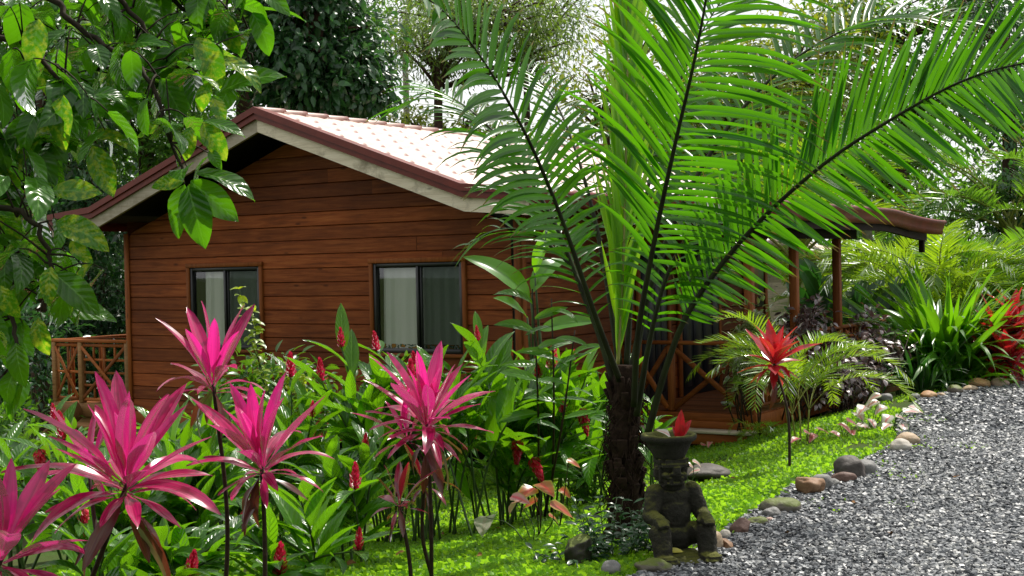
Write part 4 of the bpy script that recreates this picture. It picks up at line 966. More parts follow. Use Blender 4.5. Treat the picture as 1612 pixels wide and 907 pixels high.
ginger('slender ginger right of the palm trunk, leaning over the porch rail', Gx(1000, 12.2), 4, (.6, .8), .3, .32, [], start=.3)
# tall thin stems with broad leaves in front of the corner board
t = thing('tall_ginger', 'tall thin stemmed plant with few broad pointed leaves before the cabin corner board', 'plant', Gx(850, 9.8)); ms, ml = MB(), MB()
for (x0, y0, x1, y1, nl_) in ((848, 820, 838, 455, 9), (868, 815, 868, 470, 8), (856, 820, 905, 520, 7)):
    P = bez([G(x0, y0), U((x0 + x1) / 2 + 4, (y0 + y1) / 2, 9.8), U(x1, y1, 9.8)], 16); tube(ms, P, np.linspace(.011, .005, 16), 6)
    for i in range(nl_):
        q = .45 + .55 * (i + .5) / nl_; j = int(q * 15); d = V3((1 if i % 2 else -1) * rng.uniform(.5, 1), rng.uniform(-.6, .3), rng.uniform(-.1, .7))
        scatter(ml, GT, [P[j]], [d], [V3(0, -.5, 1) + rng.normal(0, .3, 3)], rng.uniform(.22, .34))
ms.build('stem', L['dstem'], t); ml.build('foliage', L['ginger'], t)
# big paddle leaves standing against the gable's right end
HTp = [leaf_tpl(1, .34, 10, 6, 'ellip', .3, c, .03, .012, seed=i, pet=.06) for i, c in enumerate((.5, .8, .3))]
t = thing('heliconia', 'heliconia with large lime paddle leaves below the right end of the gable board', 'plant', Gx(840, 12.6)); ms, ml = MB(), MB()
for (sx, sy, dx, dy, dz, s_) in ((835, 470, -.75, -.2, .75, .75), (842, 430, .25, -.5, .75, .62), (830, 500, -.35, -.5, .35, .5), (850, 520, .7, -.3, .2, .55), (838, 460, .5, .3, .8, .6)):
    p = U(sx, sy, 12.4); rstem(ms, Gx(842, 12.6), p, .018, .009, .03, 8, 6); scatter(ml, HTp, [p], [(dx, dy, dz)], [V3(-dx * .3, -.7, .8)], s_)
ms.build('stem', L['ginger_stem'], t); ml.build('foliage', L['strap'], t)
# ------------------------------------------------------------------ noni tree at the upper left
NTp = [leaf_tpl(1, .47, 9, 6, 'ellip', .22, c, .05, .03, seed=i, pet=.05) for i, c in enumerate((.25, .5, .8, 1.1, .4))]
nb = onground(-3.1, 5.3)
noni = thing('noni_tree', 'noni tree with large glossy hanging leaves reaching in from the upper left', 'tree', nb)
mb = MB(); rstem(mb, nb - V3(0, 0, .1), V3(-3.0, 5.4, 2.6), .09, .07, .03, 10, 10); rstem(mb, V3(-3.0, 5.4, 2.55), V3(-2.6, 5.6, 4.2), .07, .04, .05, 8, 8); mb.build('trunk', L['noni_wood'], noni)
br_px = [[(-260, -40, 5.5), (60, -12, 5.6), (100, 25, 5.6), (150, 62, 5.6), (205, 96, 5.55), (240, 135, 5.5), (258, 190, 5.5), (278, 255, 5.45), (290, 290, 5.4)],
         [(-200, -110, 5.5), (120, -60, 5.7), (198, 14, 5.8), (246, 68, 5.8), (262, 102, 5.8), (318, 110, 5.75)],
         [(-260, 40, 5.5), (20, 60, 5.4), (68, 98, 5.3), (100, 145, 5.3), (114, 195, 5.3)],
         [(-260, 300, 5.5), (-40, 320, 5.3), (38, 340, 5.2), (74, 388, 5.2), (80, 430, 5.2), (66, 490, 5.2)],
         [(-150, -200, 5.6), (180, -70, 6.2), (275, 0, 6.2), (318, 34, 6.2), (372, 60, 6.2), (398, 95, 6.2)],
         [(-260, 200, 5.5), (-60, 215, 5.6), (0, 225, 5.7), (60, 230, 5.8), (100, 215, 5.8)],
         [(-260, 460, 5.5), (-60, 440, 5.3), (0, 470, 5.2), (30, 540, 5.2), (40, 590, 5.2)],
         [(-160, -160, 5.6), (200, -90, 6.), (330, -50, 6.), (400, -15, 6.)]]
brs = []
for b in br_px:
    mb = MB(); P = bez([U(*q) for q in b], 30); P[:-1] += rng.normal(0, .006, (29, 3)); tube(mb, P, np.linspace(.016, .005, 30), 7); mb.build('branch', L['noni_wood'], noni); brs.append(P)
ml, ms = MB(), MB()
# leaves whose place can be read in the photo: base px, tip px
for (bx, by, tx, ty, Y, s_, face) in ((290, 285, 240, 290, 5.35, 1, 1), (290, 290, 275, 365, 5.35, 1, .9), (296, 292, 320, 382, 5.3, 1, .95), (300, 285, 366, 340, 5.35, 1, .85), (310, 272, 398, 290, 5.35, 1, .4), (330, 235, 345, 262, 5.4, .8, 1), (298, 290, 312, 330, 5.4, .7, .4),
      (320, 190, 380, 205, 5.4, 1, .4), (318, 195, 356, 245, 5.4, 1, .9), (300, 200, 290, 250, 5.5, 1, .9), (335, 150, 352, 190, 5.5, .9, .8), (330, 130, 310, 172, 5.5, .9, .8), (260, 195, 222, 205, 5.5, 1, 1), (310, 60, 352, 130, 5.6, 1, .6), (350, 96, 418, 118, 5.7, 1, .4),
      (60, 30, 50, 102, 5.2, 1.1, 1), (100, 150, 90, 230, 5.2, 1, .5), (88, 350, 168, 375, 5.2, 1, .6), (82, 300, 150, 300, 5.2, 1, .8), (140, 215, 205, 210, 5.5, 1, .5), (145, 230, 175, 300, 5.4, 1.1, .9), (340, 150, 430, 100, 6., 1, .6), (405, -15, 455, 12, 6., .9, .6), (398, 20, 428, 78, 6.1, 1, .8), (352, 20, 366, 82, 6., 1, .9),
      (80, 420, 75, 475, 5.1, 1, .5), (85, 430, 150, 485, 5.2, 1, .7), (60, 500, 66, 560, 5.1, 1, .8), (25, 540, 32, 605, 5.1, 1, .9), (0, 450, 22, 500, 5.1, 1.1, 1), (110, 380, 140, 410, 5.2, .9, .8)):
    p0 = U(bx, by, Y); p1 = U(tx, ty, Y - .03); d = p1 - p0; ln = np.linalg.norm(d)
    scatter(ml, NTp[:3], [p0], [d], [V3(rng.normal(0, .25), -face, 1.05 - face + .15)], ln * 1.12, np.array([rng.choice([.2, .5, .90, .95])]))
# the rest: sprays of leaves round the branches and in the canopy above them
def pruned(p):                  # the tree has been cut back from the eave and the porch rail
    q = CM.to_3x3().inverted() @ Vector(p - V3(0, 0, CAMZ)); X, Y = 806 - F * q[0] / q[2], 453.5 + F * q[1] / q[2]
    return (102 < X < 262 and 268 < Y < 388) or (178 < X and 384 < Y) or (75 < X and 505 < Y < 700) or (X > 405 and Y > 20) or (X > 355 and Y > 215)
def spray(c, n, r_, s0=.17, s1=.27):
    for i in range(n):
        p = c + rng.normal(0, r_, 3); a = rng.random() * 6.283
        d = V3(math.cos(a) * .8, math.sin(a) * .8, rng.uniform(-1.2, .25))
        if any(pruned(p + unit(d) * q) for q in (0, .11, .22)): continue
        nn = V3(rng.normal(0, .4), rng.normal(-.25, .4), 1)
        tube(ms, bez([c, (c + p) / 2 + V3(0, 0, .02), p], 4), [.005, .004, .003, .0025], 4); scatter(ml, NTp, [p], [d], [nn], rng.uniform(s0, s1))
for P in brs:
    for j in range(9, 30, 3):
        if P[j][2] > 1.78: spray(P[j] + rng.normal(0, .03, 3), 4, .10)
for (px, py, Y, n, r_) in ((30, 20, 5.9, 9, .16), (110, -10, 6.2, 8, .16), (190, 10, 6.3, 8, .14), (280, 10, 6.5, 8, .14), (20, 130, 5.9, 9, .15), (150, 110, 6.2, 8, .14), (215, 60, 6.3, 7, .13), (60, 190, 5.9, 8, .14), (10, 260, 5.8, 8, .14), (70, 280, 5.9, 7, .12), (30, 370, 5.7, 8, .13), (5, 440, 5.6, 7, .13), (30, 450, 5.7, 8, .11), (-5, 540, 5.6, 9, .11), (20, 500, 5.8, 8, .10), (10, 400, 5.8, 8, .12), (60, 410, 5.8, 7, .10), (5, 590, 5.7, 7, .10), (40, 300, 6.0, 8, .13), (100, 60, 6.3, 8, .14), (250, 110, 6.4, 7, .12), (200, -5, 6.5, 8, .14), (330, 40, 6.5, 6, .11),  (330, -20, 6.4, 7, .13), (60, 330, 5.9, 7, .12), (0, 60, 5.7, 7, .15), (150, 140, 6.2, 6, .11), (-20, 330, 5.6, 8, .15), (300, 70, 6.4, 5, .09)): spray(U(px, py, Y), n, r_)
for i in range(60): spray(V3(rng.uniform(-4.2, -1.7), rng.uniform(4.6, 7.0), rng.uniform(3.25, 4.6)), 5, .16)     # the crown above the picture
for i in range(20): spray(V3(rng.uniform(-4.0, -2.5), rng.uniform(4.6, 6.2), rng.uniform(1.4, 3.3)), 5, .16)
setp(ms.build('twigs', L['noni_wood'], noni), kind='stuff'); ml.build('foliage', L['noni'], noni)
bm = bmesh.new(); bmesh.ops.create_icosphere(bm, subdivisions=3, radius=1); FV = np.array([v.co[:] for v in bm.verts]); FT = np.array([[v.index for v in f.verts] for f in bm.faces]); bm.free()
for (px, py, Y, r_) in ((320, 97, 5.7, .029), (136, 211, 5.7, .02)):
    V = FV * (1 + .07 * np.sin(FV[:, :1] * 14) * np.sin(FV[:, 1:2] * 14) * np.sin(FV[:, 2:] * 14 + 1)) * V3(1, 1, 1.15) * r_ + U(px, py, Y); mb = MB(); mb.add(V, None, FT); mb.build('fruit', L['fruit'], noni)

# ------------------------------------------------------------------ background trees
ST = [small_tpl(1, .46, .35, .2), small_tpl(1, .40, .2, .35), small_tpl(1, .52, .5, .1)]
ST_n = [small_tpl(1, .26, .3, .3), small_tpl(1, .3, .2, .45)]
def crown(ml, c, rad, ncl, per, Ls, tpl=ST, crad=.3, hang=.25, shell=.5, mstem=None, root=None):
    c = np.asarray(c, float); rad = np.asarray(rad, float)
    d = unit(rng.normal(0, 1, (ncl, 3))); q = (shell + (1 - shell) * rng.random(ncl)) * (1 + rng.normal(0, .12, ncl)); cc = c + d * rad * q[:, None]
    if mstem is not None:
        for i in range(0, ncl, 6): tube(mstem, bez([root if root is not None else c, (c + cc[i]) / 2 + rng.normal(0, .1, 3) * rad, cc[i]], 5), [.05, .035, .025, .016, .008], 4)
    n = ncl * per; ci = np.repeat(np.arange(ncl), per)
    off = rng.normal(0, 1, (n, 3)) * crad * V3(1, 1, .7); P = cc[ci] + off
    D = unit(off) + d[ci] * .5 + V3(0, 0, -hang) + rng.normal(0, .5, (n, 3)); N = V3(0, 0, 1) + d[ci] * .4 + rng.normal(0, .45, (n, 3))
    cr = np.clip(rng.normal(.45, .25, ncl), 0, 1)
    scatter(ml, tpl, P, D, N, rng.uniform(.7, 1.2, n) * Ls, np.clip(cr[ci] + rng.normal(0, .15, n), 0, 1))
def tree(label, base, trunk_pts, r0, crowns, mat, bark, Ls, name='tree', tpl=ST, group=None, cat='tree', hang=.25, r1=None):
    base = np.asarray(base, float); t = thing(name, label, cat, base, 0, group)
    mb = MB(); P = bez([base - V3(0, 0, .2)] + [np.asarray(q, float) for q in trunk_pts], 24); tube(mb, P, np.linspace(r0, r1 or r0 * .5, 24), 10, wob=.03)
    ml, ms = MB(), MB()
    for (c, rad, ncl, per, cr_) in crowns:
        j = int(np.argmin(np.linalg.norm(P - np.asarray(c, float) + V3(0, 0, 1.), axis=1))); crown(ml, c, rad, ncl, per, Ls, tpl, cr_, hang, mstem=ms, root=P[j])
    mb.build('trunk', bark, t); ms.build('limbs', bark, t); ml.build('crown', mat, t); return t
def B_(px, Y): return onground(UX(px, Y), Y)
tree('dense dark evergreen tree with big leaves right behind the cabin ridge', B_(500, 25), [U(500, 150, 25), U(498, 20, 25)], .22, [(U(500, 60, 25), (1.25, 1.2, 1.7), 130, 34, .24), (U(475, -40, 25.4), (1.4, 1.2, 1.0), 60, 34, .26), (U(560, 130, 25.), (.75, .8, .75), 42, 30, .20), (U(450, 130, 25.2), (.6, .8, .8), 36, 30, .2)], L['dark_tree'], L['bark'], .24, 'evergreen_tree', tpl=[leaf_tpl(1, .40, 4, 2, 'ellip', .3, c, seed=1) for c in (.2, .5, .8)])
tree('tree with thick brown trunk rising behind the gable peak', B_(383, 27), [U(384, 170, 27), U(381, 60, 27), U(378, -40, 27)], .20, [(U(370, -90, 27), (1.6, 1.4, 1.0), 60, 28, .3)], L['mid_tree'], L['bark'], .16)
tree('thin pale trunk leaning right just behind the gable peak', B_(402, 26), [U(404, 170, 26), U(398, 90, 26), U(388, -20, 26)], .075, [(U(385, -80, 26), (.9, .9, .7), 24, 24, .25)], L['mid_tree'], L['pale_bark'], .14, r1=.05)
tree('thin pale straight trunk between the gable peak and the dark evergreen', B_(424, 26.5), [U(425, 170, 26.5), U(420, 80, 26.5), U(416, -30, 26.5)], .075, [(U(420, -90, 26.5), (.9, .9, .7), 24, 24, .25)], L['mid_tree'], L['pale_bark'], .14, r1=.05)
tree('loose olive leaved tree with sky showing through above the roof', B_(700, 31), [U(690, 150, 31), U(712, 60, 31), U(740, -40, 31)], .12, [(U(700, 70, 31), (1.3, 1.2, .9), 95, 32, .26), (U(790, 30, 31), (1.4, 1.2, 1.1), 120, 32, .28), (U(850, 90, 31.5), (.8, .9, .7), 40, 28, .24), (U(640, 60, 32), (.8, .8, .6), 30, 28, .26)], L['olive_tree'], L['bark'], .15, tpl=ST_n)
tree('far pale trunked tree standing in the bright gap', B_(640, 38), [U(640, 180, 38), U(638, 90, 38), U(645, -30, 38)], .10, [(U(640, -40, 38), (2.2, 1.5, 1.2), 40, 22, .35), (U(610, 40, 38), (1.2, 1., .8), 22, 22, .3)], L['mid_tree'], L['pale_bark'], .2, r1=.07)
tree('yellow green bushy tree behind the far slope of the roof', B_(730, 33), [U(735, 230, 33), U(735, 190, 33)], .08, [(U(740, 205, 33), (1.6, 1., .55), 50, 26, .22), (U(650, 200, 33), (.8, .8, .5), 22, 26, .2)], L['lite_tree'], L['bark'], .16)
tree('yellowish leafy tree glowing behind the upright palm frond', B_(950, 30), [U(955, 250, 30), U(950, 170, 30)], .12, [(U(945, 150, 30), (1.2, 1., 1.2), 48, 24, .28), (U(1010, 60, 31), (1.1, 1., 1.), 34, 24, .28)], L['lite_tree'], L['bark'], .16)
tree('mid green tree behind the left roof slope', B_(230, 24), [U(230, 250, 24), U(225, 100, 24)], .18, [(U(230, 150, 24), (1.5, 1.2, 1.4), 90, 30, .28), (U(300, 240, 23.5), (.8, .8, .7), 40, 30, .22), (U(160, 20, 24.5), (1.5, 1.2, 1.2), 60, 30, .3), (U(330, 60, 25), (1.2, 1.1, 1.), 54, 28, .26)], L['mid_tree'], L['bark'], .17)
tree('dark tree at the left behind the noni leaves', B_(60, 23), [U(60, 300, 23), U(70, 120, 23)], .2, [(U(60, 200, 23), (1.6, 1.2, 1.9), 110, 32, .28), (U(20, 380, 22.), (1.1, 1., 1.2), 60, 30, .25), (U(150, 330, 23), (.9, .9, .8), 50, 30, .22)], L['dark_tree'], L['bark'], .17)
tree('shrubby tree seen through the open left porch', B_(120, 25), [U(120, 520, 25), U(120, 480, 25)], .12, [(U(130, 470, 25), (1.5, 1., 1.1), 100, 30, .22), (U(180, 540, 25), (1., 1., .8), 50, 30, .2)], L['dark_tree'], L['bark'], .15)
tree('tall dark tree filling the upper right corner', B_(1590, 30), [U(1590, 250, 30), U(1580, 60, 30)], .22, [(U(1590, 120, 30), (1.3, 1.2, 2.2), 90, 30, .3), (U(1530, 20, 31), (1., 1., .9), 30, 26, .3), (U(1600, 350, 28), (1.2, 1., 1.4), 70, 30, .26)], L['dark_tree'], L['bark'], .17)
tree('mid green tree behind the right end of the porch roof', B_(1380, 34), [U(1385, 300, 34), U(1390, 180, 34)], .14, [(U(1400, 250, 34), (1.7, 1.2, 1.2), 80, 28, .28), (U(1250, 240, 35), (1.7, 1.2, 1.4), 80, 28, .3), (U(1120, 220, 35), (1.6, 1.2, 1.5), 70, 28, .3)], L['mid_tree'], L['bark'], .18)
tree('tree with beige trunk seen just right of the porch posts', B_(1372, 28), [U(1370, 430, 28), U(1366, 380, 28), U(1360, 300, 28)], .17, [(U(1350, 250, 28), (1., .9, .7), 30, 26, .25)], L['mid_tree'], L['pale_bark'], .15)
tree('broad bright green tree behind the porch roof, left of the arecas', B_(1180, 31), [U(1180, 250, 31), U(1175, 140, 31)], .14, [(U(1150, 150, 31), (1.9, 1.2, 1.5), 110, 28, .3), (U(1290, 110, 32), (1.8, 1.2, 1.6), 100, 28, .3), (U(1060, 210, 31), (1.3, 1.1, 1.2), 60, 26, .28)], L['lite_tree'], L['bark'], .2)
tree('tall leafy tree high behind the arching right frond', B_(1420, 33), [U(1420, 250, 33), U(1420, 60, 33)], .15, [(U(1360, 20, 33), (1.5, 1.2, .9), 60, 26, .3), (U(1480, 130, 33), (1.5, 1.2, 1.2), 80, 28, .3), (U(1560, -10, 33), (1.4, 1.2, .9), 60, 26, .3)], L['mid_tree'], L['bark'], .2)
tree('leafy tree crowding the upper left behind the noni', B_(150, 28), [U(150, 300, 28), U(150, 60, 28)], .2, [(U(60, 60, 28), (2.2, 1.4, 1.8), 110, 30, .34), (U(240, 60, 28), (1.7, 1.3, 1.6), 100, 30, .32), (U(100, 250, 27), (2.2, 1.4, 1.4), 100, 30, .32)], L['mid_tree'], L['bark'], .2)
tree('dark tree behind the left porch, low crown', B_(150, 26), [U(150, 520, 26), U(150, 430, 26)], .14, [(U(60, 470, 26), (1.6, 1., 1.2), 90, 30, .26), (U(180, 430, 27), (1.2, 1., 1.2), 70, 30, .26), (U(60, 600, 24), (1.4, 1., .8), 70, 30, .24)], L['dark_tree'], L['bark'], .17)
tree('fine leaved olive tree arching over the top centre', B_(820, 34), [U(830, 200, 34), U(820, 60, 34), U(800, -60, 34)], .10, [(U(760, -10, 34), (1.8, 1.3, .9), 110, 30, .3), (U(870, 20, 34), (1.3, 1.2, 1.2), 95, 30, .28), (U(690, 20, 35), (1.4, 1.2, .9), 75, 28, .3)], L['olive_tree'], L['bark'], .16, tpl=ST_n)
# far wood that closes the view
ml = MB()
for i in range(190):
    x = rng.uniform(-24, 30); Y = rng.uniform(40, 52); px = 806 + F * x / Y
    top = np.interp(px, [-400, 0, 380, 540, 680, 900, 1050, 1250, 1450, 1612, 2200], [8, 8, 7., 4.6, 4.2, 5.4, 7.5, 8, 7, 8.5, 9]) * Y / 45
    z = rng.uniform(-1, max(.5, top - 1.)); crown(ml, (x, Y, z), (1.9, 1.4, 1.2), 18, 20, .34, ST, .45)
setp(ml.build('far_wood', L['mid_tree']), label='hazy green far wood closing the view behind the cabin and garden', cat='wood', kind='stuff')

# unseen wood round the garden, added to block low sky light
ml = MB()
for i in range(120):
    a = rng.uniform(-2.75, .12); q = rng.uniform(15, 20); c = (q * math.cos(a) + 2, q * math.sin(a) + 2, rng.uniform(0, 7.5)); crown(ml, c, (2.2, 2.2, 1.8), 14, 14, .6, ST, .6)
setp(ml.build('wood', L['mid_tree']), label='unseen green wood round the garden, added behind the road to block low sky light', cat='wood', kind='stuff')

# ------------------------------------------------------------------ shrubs and undergrowth on the left
def bush(label, c, rad, ncl, per, Ls, mat, name='shrub', tpl=ST, group=None, cr_=.14, cat='shrub', bark=None):
    c = np.asarray(c, float); b = onground(c[0], c[1]); t = thing(name, label, cat, b, 0, group); ml, ms = MB(), MB()
    for i in range(7): rstem(ms, b, c + rng.normal(0, .45, 3) * rad, .014, .006, .08, 6, 5)
    crown(ml, c, rad, ncl, per, Ls, tpl, cr_, .15, .25); ms.build('stems', bark or L['bark'], t); ml.build('foliage', mat, t); return t
bush('dark leafy shrub below the left porch railing at the frame edge', U(30, 560, 20), (1.0, .9, 1.), 60, 26, .15, L['dark_tree'])
bush('lighter green shrub on the slope under the left porch', U(15, 675, 18), (.5, .5, .3), 26, 26, .13, L['mid_tree'])
bush('low pale green shrub beside the left stair', U(10, 715, 12), (.35, .4, .18), 18, 20, .13, L['herb'], tpl=[leaf_tpl(1, .4, 4, 2, 'ellip', .3, .3)])
bush('glossy leaved shrub between the stair foot and the gable wall', U(100, 735, 11.5), (.42, .4, .18), 22, 18, .15, L['herb'], tpl=[leaf_tpl(1, .4, 4, 2, 'ellip', .3, .3)])
bush('mid height shrub with pale glossy leaves below the left window', U(400, 610, 13), (.55, .35, .32), 30, 22, .13, L['herb'], tpl=[leaf_tpl(1, .4, 4, 2, 'ellip', .3, .3)])
bush('leafy undergrowth shrub with orange berries under the right window', U(560, 640, 12.6), (.6, .4, .28), 30, 22, .13, L['herb'], tpl=[leaf_tpl(1, .36, 4, 2, 'ellip', .3, .3)]) ['label'] = 'leafy undergrowth shrub in shade below the right window'
# lime sprig in front of the left window
t = thing('sprig_bush', 'lime green leafy sprig standing in front of the left window', 'shrub', Gx(430, 12.2)); ms, ml = MB(), MB()
for pts in ([(440, 700), (428, 640), (415, 590), (398, 545), (384, 500), (377, 455)], [(428, 640), (408, 575), (402, 520), (398, 480)], [(440, 690), (450, 620), (452, 570)], [(436, 690), (470, 630), (480, 590)]):
    P = bez([U(a, b, 12.2) for a, b in pts], 22); tube(ms, P, np.linspace(.007, .002, 22), 5)
    for j in range(5, 22):
        for _ in range(3): scatter(ml, [leaf_tpl(1, .5, 4, 2, 'ellip', .3, .4)], [P[j]], [V3(rng.normal(0, .8), rng.normal(-.2, .6), rng.uniform(-.4, .6))], [V3(rng.normal(0, .4), -.4, 1)], rng.uniform(.06, .11), np.array([np.clip(j / 24 + rng.normal(0, .15), 0, 1)]))
ms.build('stem', L['ginger_stem'], t); ml.build('foliage', L['sprig'], t)

# ------------------------------------------------------------------ plants on the right
palm_clump('areca_palm', 'small lime areca palm on the lawn in front of the porch corner', 'palm', G(1262, 700), 4, 5, (1.1, 1.5), L['areca'], 34, .27, .018, (84, -30), (.35, .7), 'areca palms', 3, .009, stem_mat=None, azs=[2.6, 3.3, .3, -.4, 1.2, 3.0, .1, -1.8, .7, 2.0, 3.6, -.9, 0.5, 2.8, 4.4], droop=1.4)
palm_clump('dwarf_palm', 'tiny palm with short drooping fronds at the foot of the porch corner post', 'palm', G(1200, 692), 2, 6, (.30, .42), L['areca'], 18, .12, .010, (75, -60), (.05, .12), None, 5, .007, droop=3.)
palm_clump('areca_palm', 'tall bright areca palm clump behind the strap leaved plant on the right', 'palm', B_(1470, 23), 8, 5, (1.9, 2.6), L['areca'], 36, .55, .042, (84, -35), (.7, 1.4), 'areca palms', 11, .03, droop=.8)
palm_clump('areca_palm', 'areca palm clump right of the porch roof end, fronds arching over it', 'palm', B_(1400, 26), 6, 5, (1.9, 2.5), L['areca'], 34, .55, .042, (84, -25), (.8, 1.5), 'areca palms', 12, .03, droop=.8)
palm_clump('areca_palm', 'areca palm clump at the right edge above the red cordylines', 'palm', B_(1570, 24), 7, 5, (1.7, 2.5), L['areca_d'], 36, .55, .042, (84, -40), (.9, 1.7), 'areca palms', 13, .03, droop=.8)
palm_clump('areca_palm', 'areca palm clump seen between the porch posts', 'palm', B_(1330, 29), 5, 5, (1.6, 2.2), L['areca'], 30, .5, .045, (82, -30), (.6, 1.2), 'areca palms', 14, .03, droop=.8)
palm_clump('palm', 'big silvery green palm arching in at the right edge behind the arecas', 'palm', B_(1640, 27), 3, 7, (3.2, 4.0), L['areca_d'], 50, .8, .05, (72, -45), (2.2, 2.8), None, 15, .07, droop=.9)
palm_clump('palm', 'tall green palm behind the cabin roof, right of the main palm fronds', 'palm', B_(1230, 27), 3, 8, (3.0, 4.2), L['areca'], 44, .8, .06, (82, -20), (2.2, 2.9), None, 16, .08, droop=.9)
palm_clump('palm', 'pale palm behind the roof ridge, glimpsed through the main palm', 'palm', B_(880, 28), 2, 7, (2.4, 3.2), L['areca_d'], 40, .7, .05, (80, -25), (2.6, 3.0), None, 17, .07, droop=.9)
# strap-leaved clump
STp = [leaf_tpl(1, .058, 12, 2, 'strap', .5, c, .09, seed=i, twist=.6 * (-1) ** i) for i, c in enumerate((.35, .75, 1.15, 1.6))]
def strap(label, c, n, Ln, mat='strap', cat='plant', name='strap_plant', el=(25, 88)):
    t = thing(name, label, cat, c); ml = MB()
    a = rng.random(n) * 6.283; e = np.radians(rng.uniform(el[0], el[1], n)); b = np.asarray(c) + np.stack([np.cos(a), np.sin(a), 0 * a], -1) * (rng.random(n) * .28)[:, None]
    D = np.stack([np.cos(a) * np.cos(e), np.sin(a) * np.cos(e), np.sin(e)], -1); N = np.stack([-np.cos(a) * np.sin(e), -np.sin(a) * np.sin(e), np.cos(e)], -1) + rng.normal(0, .3, (n, 3))
    scatter(ml, STp, b, D, N, rng.uniform(.6, 1.1, n) * Ln); ml.build('leaves', L[mat], t); return t
strap('big upright strap leaved plant, lime green, at the bend of the gravel road', Gx(1482, 19.1), 430, 1.95, el=(38, 89))
strap('lower strap leaved plant in front of the tall one beside the road stones', Gx(1505, 18.5), 120, .85, el=(20, 80))
strap('dark arching grassy plant at the end of the porch railing', Gx(1447, 18.0), 60, .85, mat='broad_d', el=(20, 85))
# broad dark leaves behind the porch rail
BTp = [leaf_tpl(1, .40, 8, 4, 'ellip', .25, c, .04, seed=i) for i, c in enumerate((.2, .45, .7))]
def broad(label, c, tips, Ln, mat='broad_d', name='broadleaf_plant', group=None, nl=5):
    t = thing(name, label, 'plant', c, 0, group); ml, ms = MB(), MB()
    for p in tips:
        rstem(ms, c, p, .014, .007, .04, 7, 6)
        for i in range(nl):
            a = rng.random() * 6.283; d = V3(math.cos(a), math.sin(a) * .6, rng.uniform(.3, 2.2)); q = np.asarray(c) + (np.asarray(p) - c) * rng.uniform(.62, 1.)
            scatter(ml, BTp, [q], [d], [V3(rng.normal(0, .4), -.9, .5)], Ln * rng.uniform(.8, 1.15))
    ms.build('stem', L['ginger_stem'], t); ml.build('foliage', L[mat], t); return t
GB = 'dark broadleaf plants behind the porch rail'
broad('dark broadleaf plant framed between the two tall porch posts', B_(1285, 22.5), [U(1270, 455, 22.5), U(1290, 450, 22.5), U(1300, 480, 22.4), U(1265, 490, 22.4)], .62, group=GB, nl=6)
broad('dark broadleaf plant just right of the second tall porch post', B_(1350, 22), [U(1345, 480, 22), U(1362, 470, 22), U(1375, 500, 21.8)], .6, group=GB, nl=6)
broad('dark broadleaf plant between the porch and the strap leaved plant', B_(1410, 22), [U(1395, 480, 22), U(1412, 470, 22), U(1430, 490, 21.8), U(1405, 520, 21.5)], .6, group=GB, nl=6)
# scarlet cordylines
cordyline('scarlet cordyline on a single thin cane standing in the lawn before the porch', U(1218, 572, 12.4), .43, 22, base=G(1243, 738), mat='redc', r=.011, axis=V3(0, -.12, 1), el_out=-45)
g = G(1590, 612) + V3(.3, .7, 0)
for k_, (px, py, Y, lb) in enumerate(((1572, 530, 18.6, 'bright red cordyline beyond the strap leaves, nearest the road'), (1598, 512, 18.9, 'red cordyline at the right edge above the stones'), (1585, 565, 18.3, 'low dark red cordyline at the right edge under its taller neighbours'))):
    cordyline(lb, U(px, py, Y), .60, 26, mat='redc', lean=(.05, .05), group='red cordylines at the bend of the road', r=.014, el_out=-55, extra=((U(px + 6, py + 25, Y), 12, .5, .5),))
# shrubs at the porch
PT = [leaf_tpl(1, .55, 4, 2, 'ellip', .25, .3, seed=1), leaf_tpl(1, .5, 4, 2, 'ellip', .25, .6, seed=2)]
def shrub(label, ells, Ls, mat, n, base, group=None):
    t = thing('shrub', label, 'shrub', base, 0, group); ml, ms = MB(), MB()
    for (c, rad) in ells:
        for i in range(6): rstem(ms, base + rng.normal(0, .12, 3) * V3(1, 1, 0), np.asarray(c) + rng.normal(0, .5, 3) * rad, .012, .004, .08, 6, 5)
        crown(ml, c, rad, n, 12, Ls, PT, .09, .1, .2)
    ms.build('stems', L['dstem'], t); ml.build('foliage', mat, t); return t
shrub('sprawling purple leaved shrub spilling over the side porch railing', [(U(1340, 540, 17.6), (.55, .5, .38)), (U(1300, 590, 16.6), (.45, .35, .35)), (U(1390, 560, 18.4), (.35, .4, .38)), (U(1330, 590, 17.2), (.5, .35, .25))], .115, L['purple'], 34, G(1330, 650))
shrub('purple leaved shrub rising between the porch corner post and the small areca', [(U(1275, 500, 16.8), (.35, .3, .22)), (U(1235, 570, 16.), (.3, .3, .4))], .11, L['purple'], 20, G(1250, 668))
shrub('variegated cream edged shrub climbing the porch corner post', [(U(1172, 570, 14.9), (.20, .22, .34)), (U(1185, 520, 15.), (.15, .2, .25))], .09, L['varieg'], 26, G(1180, 690))
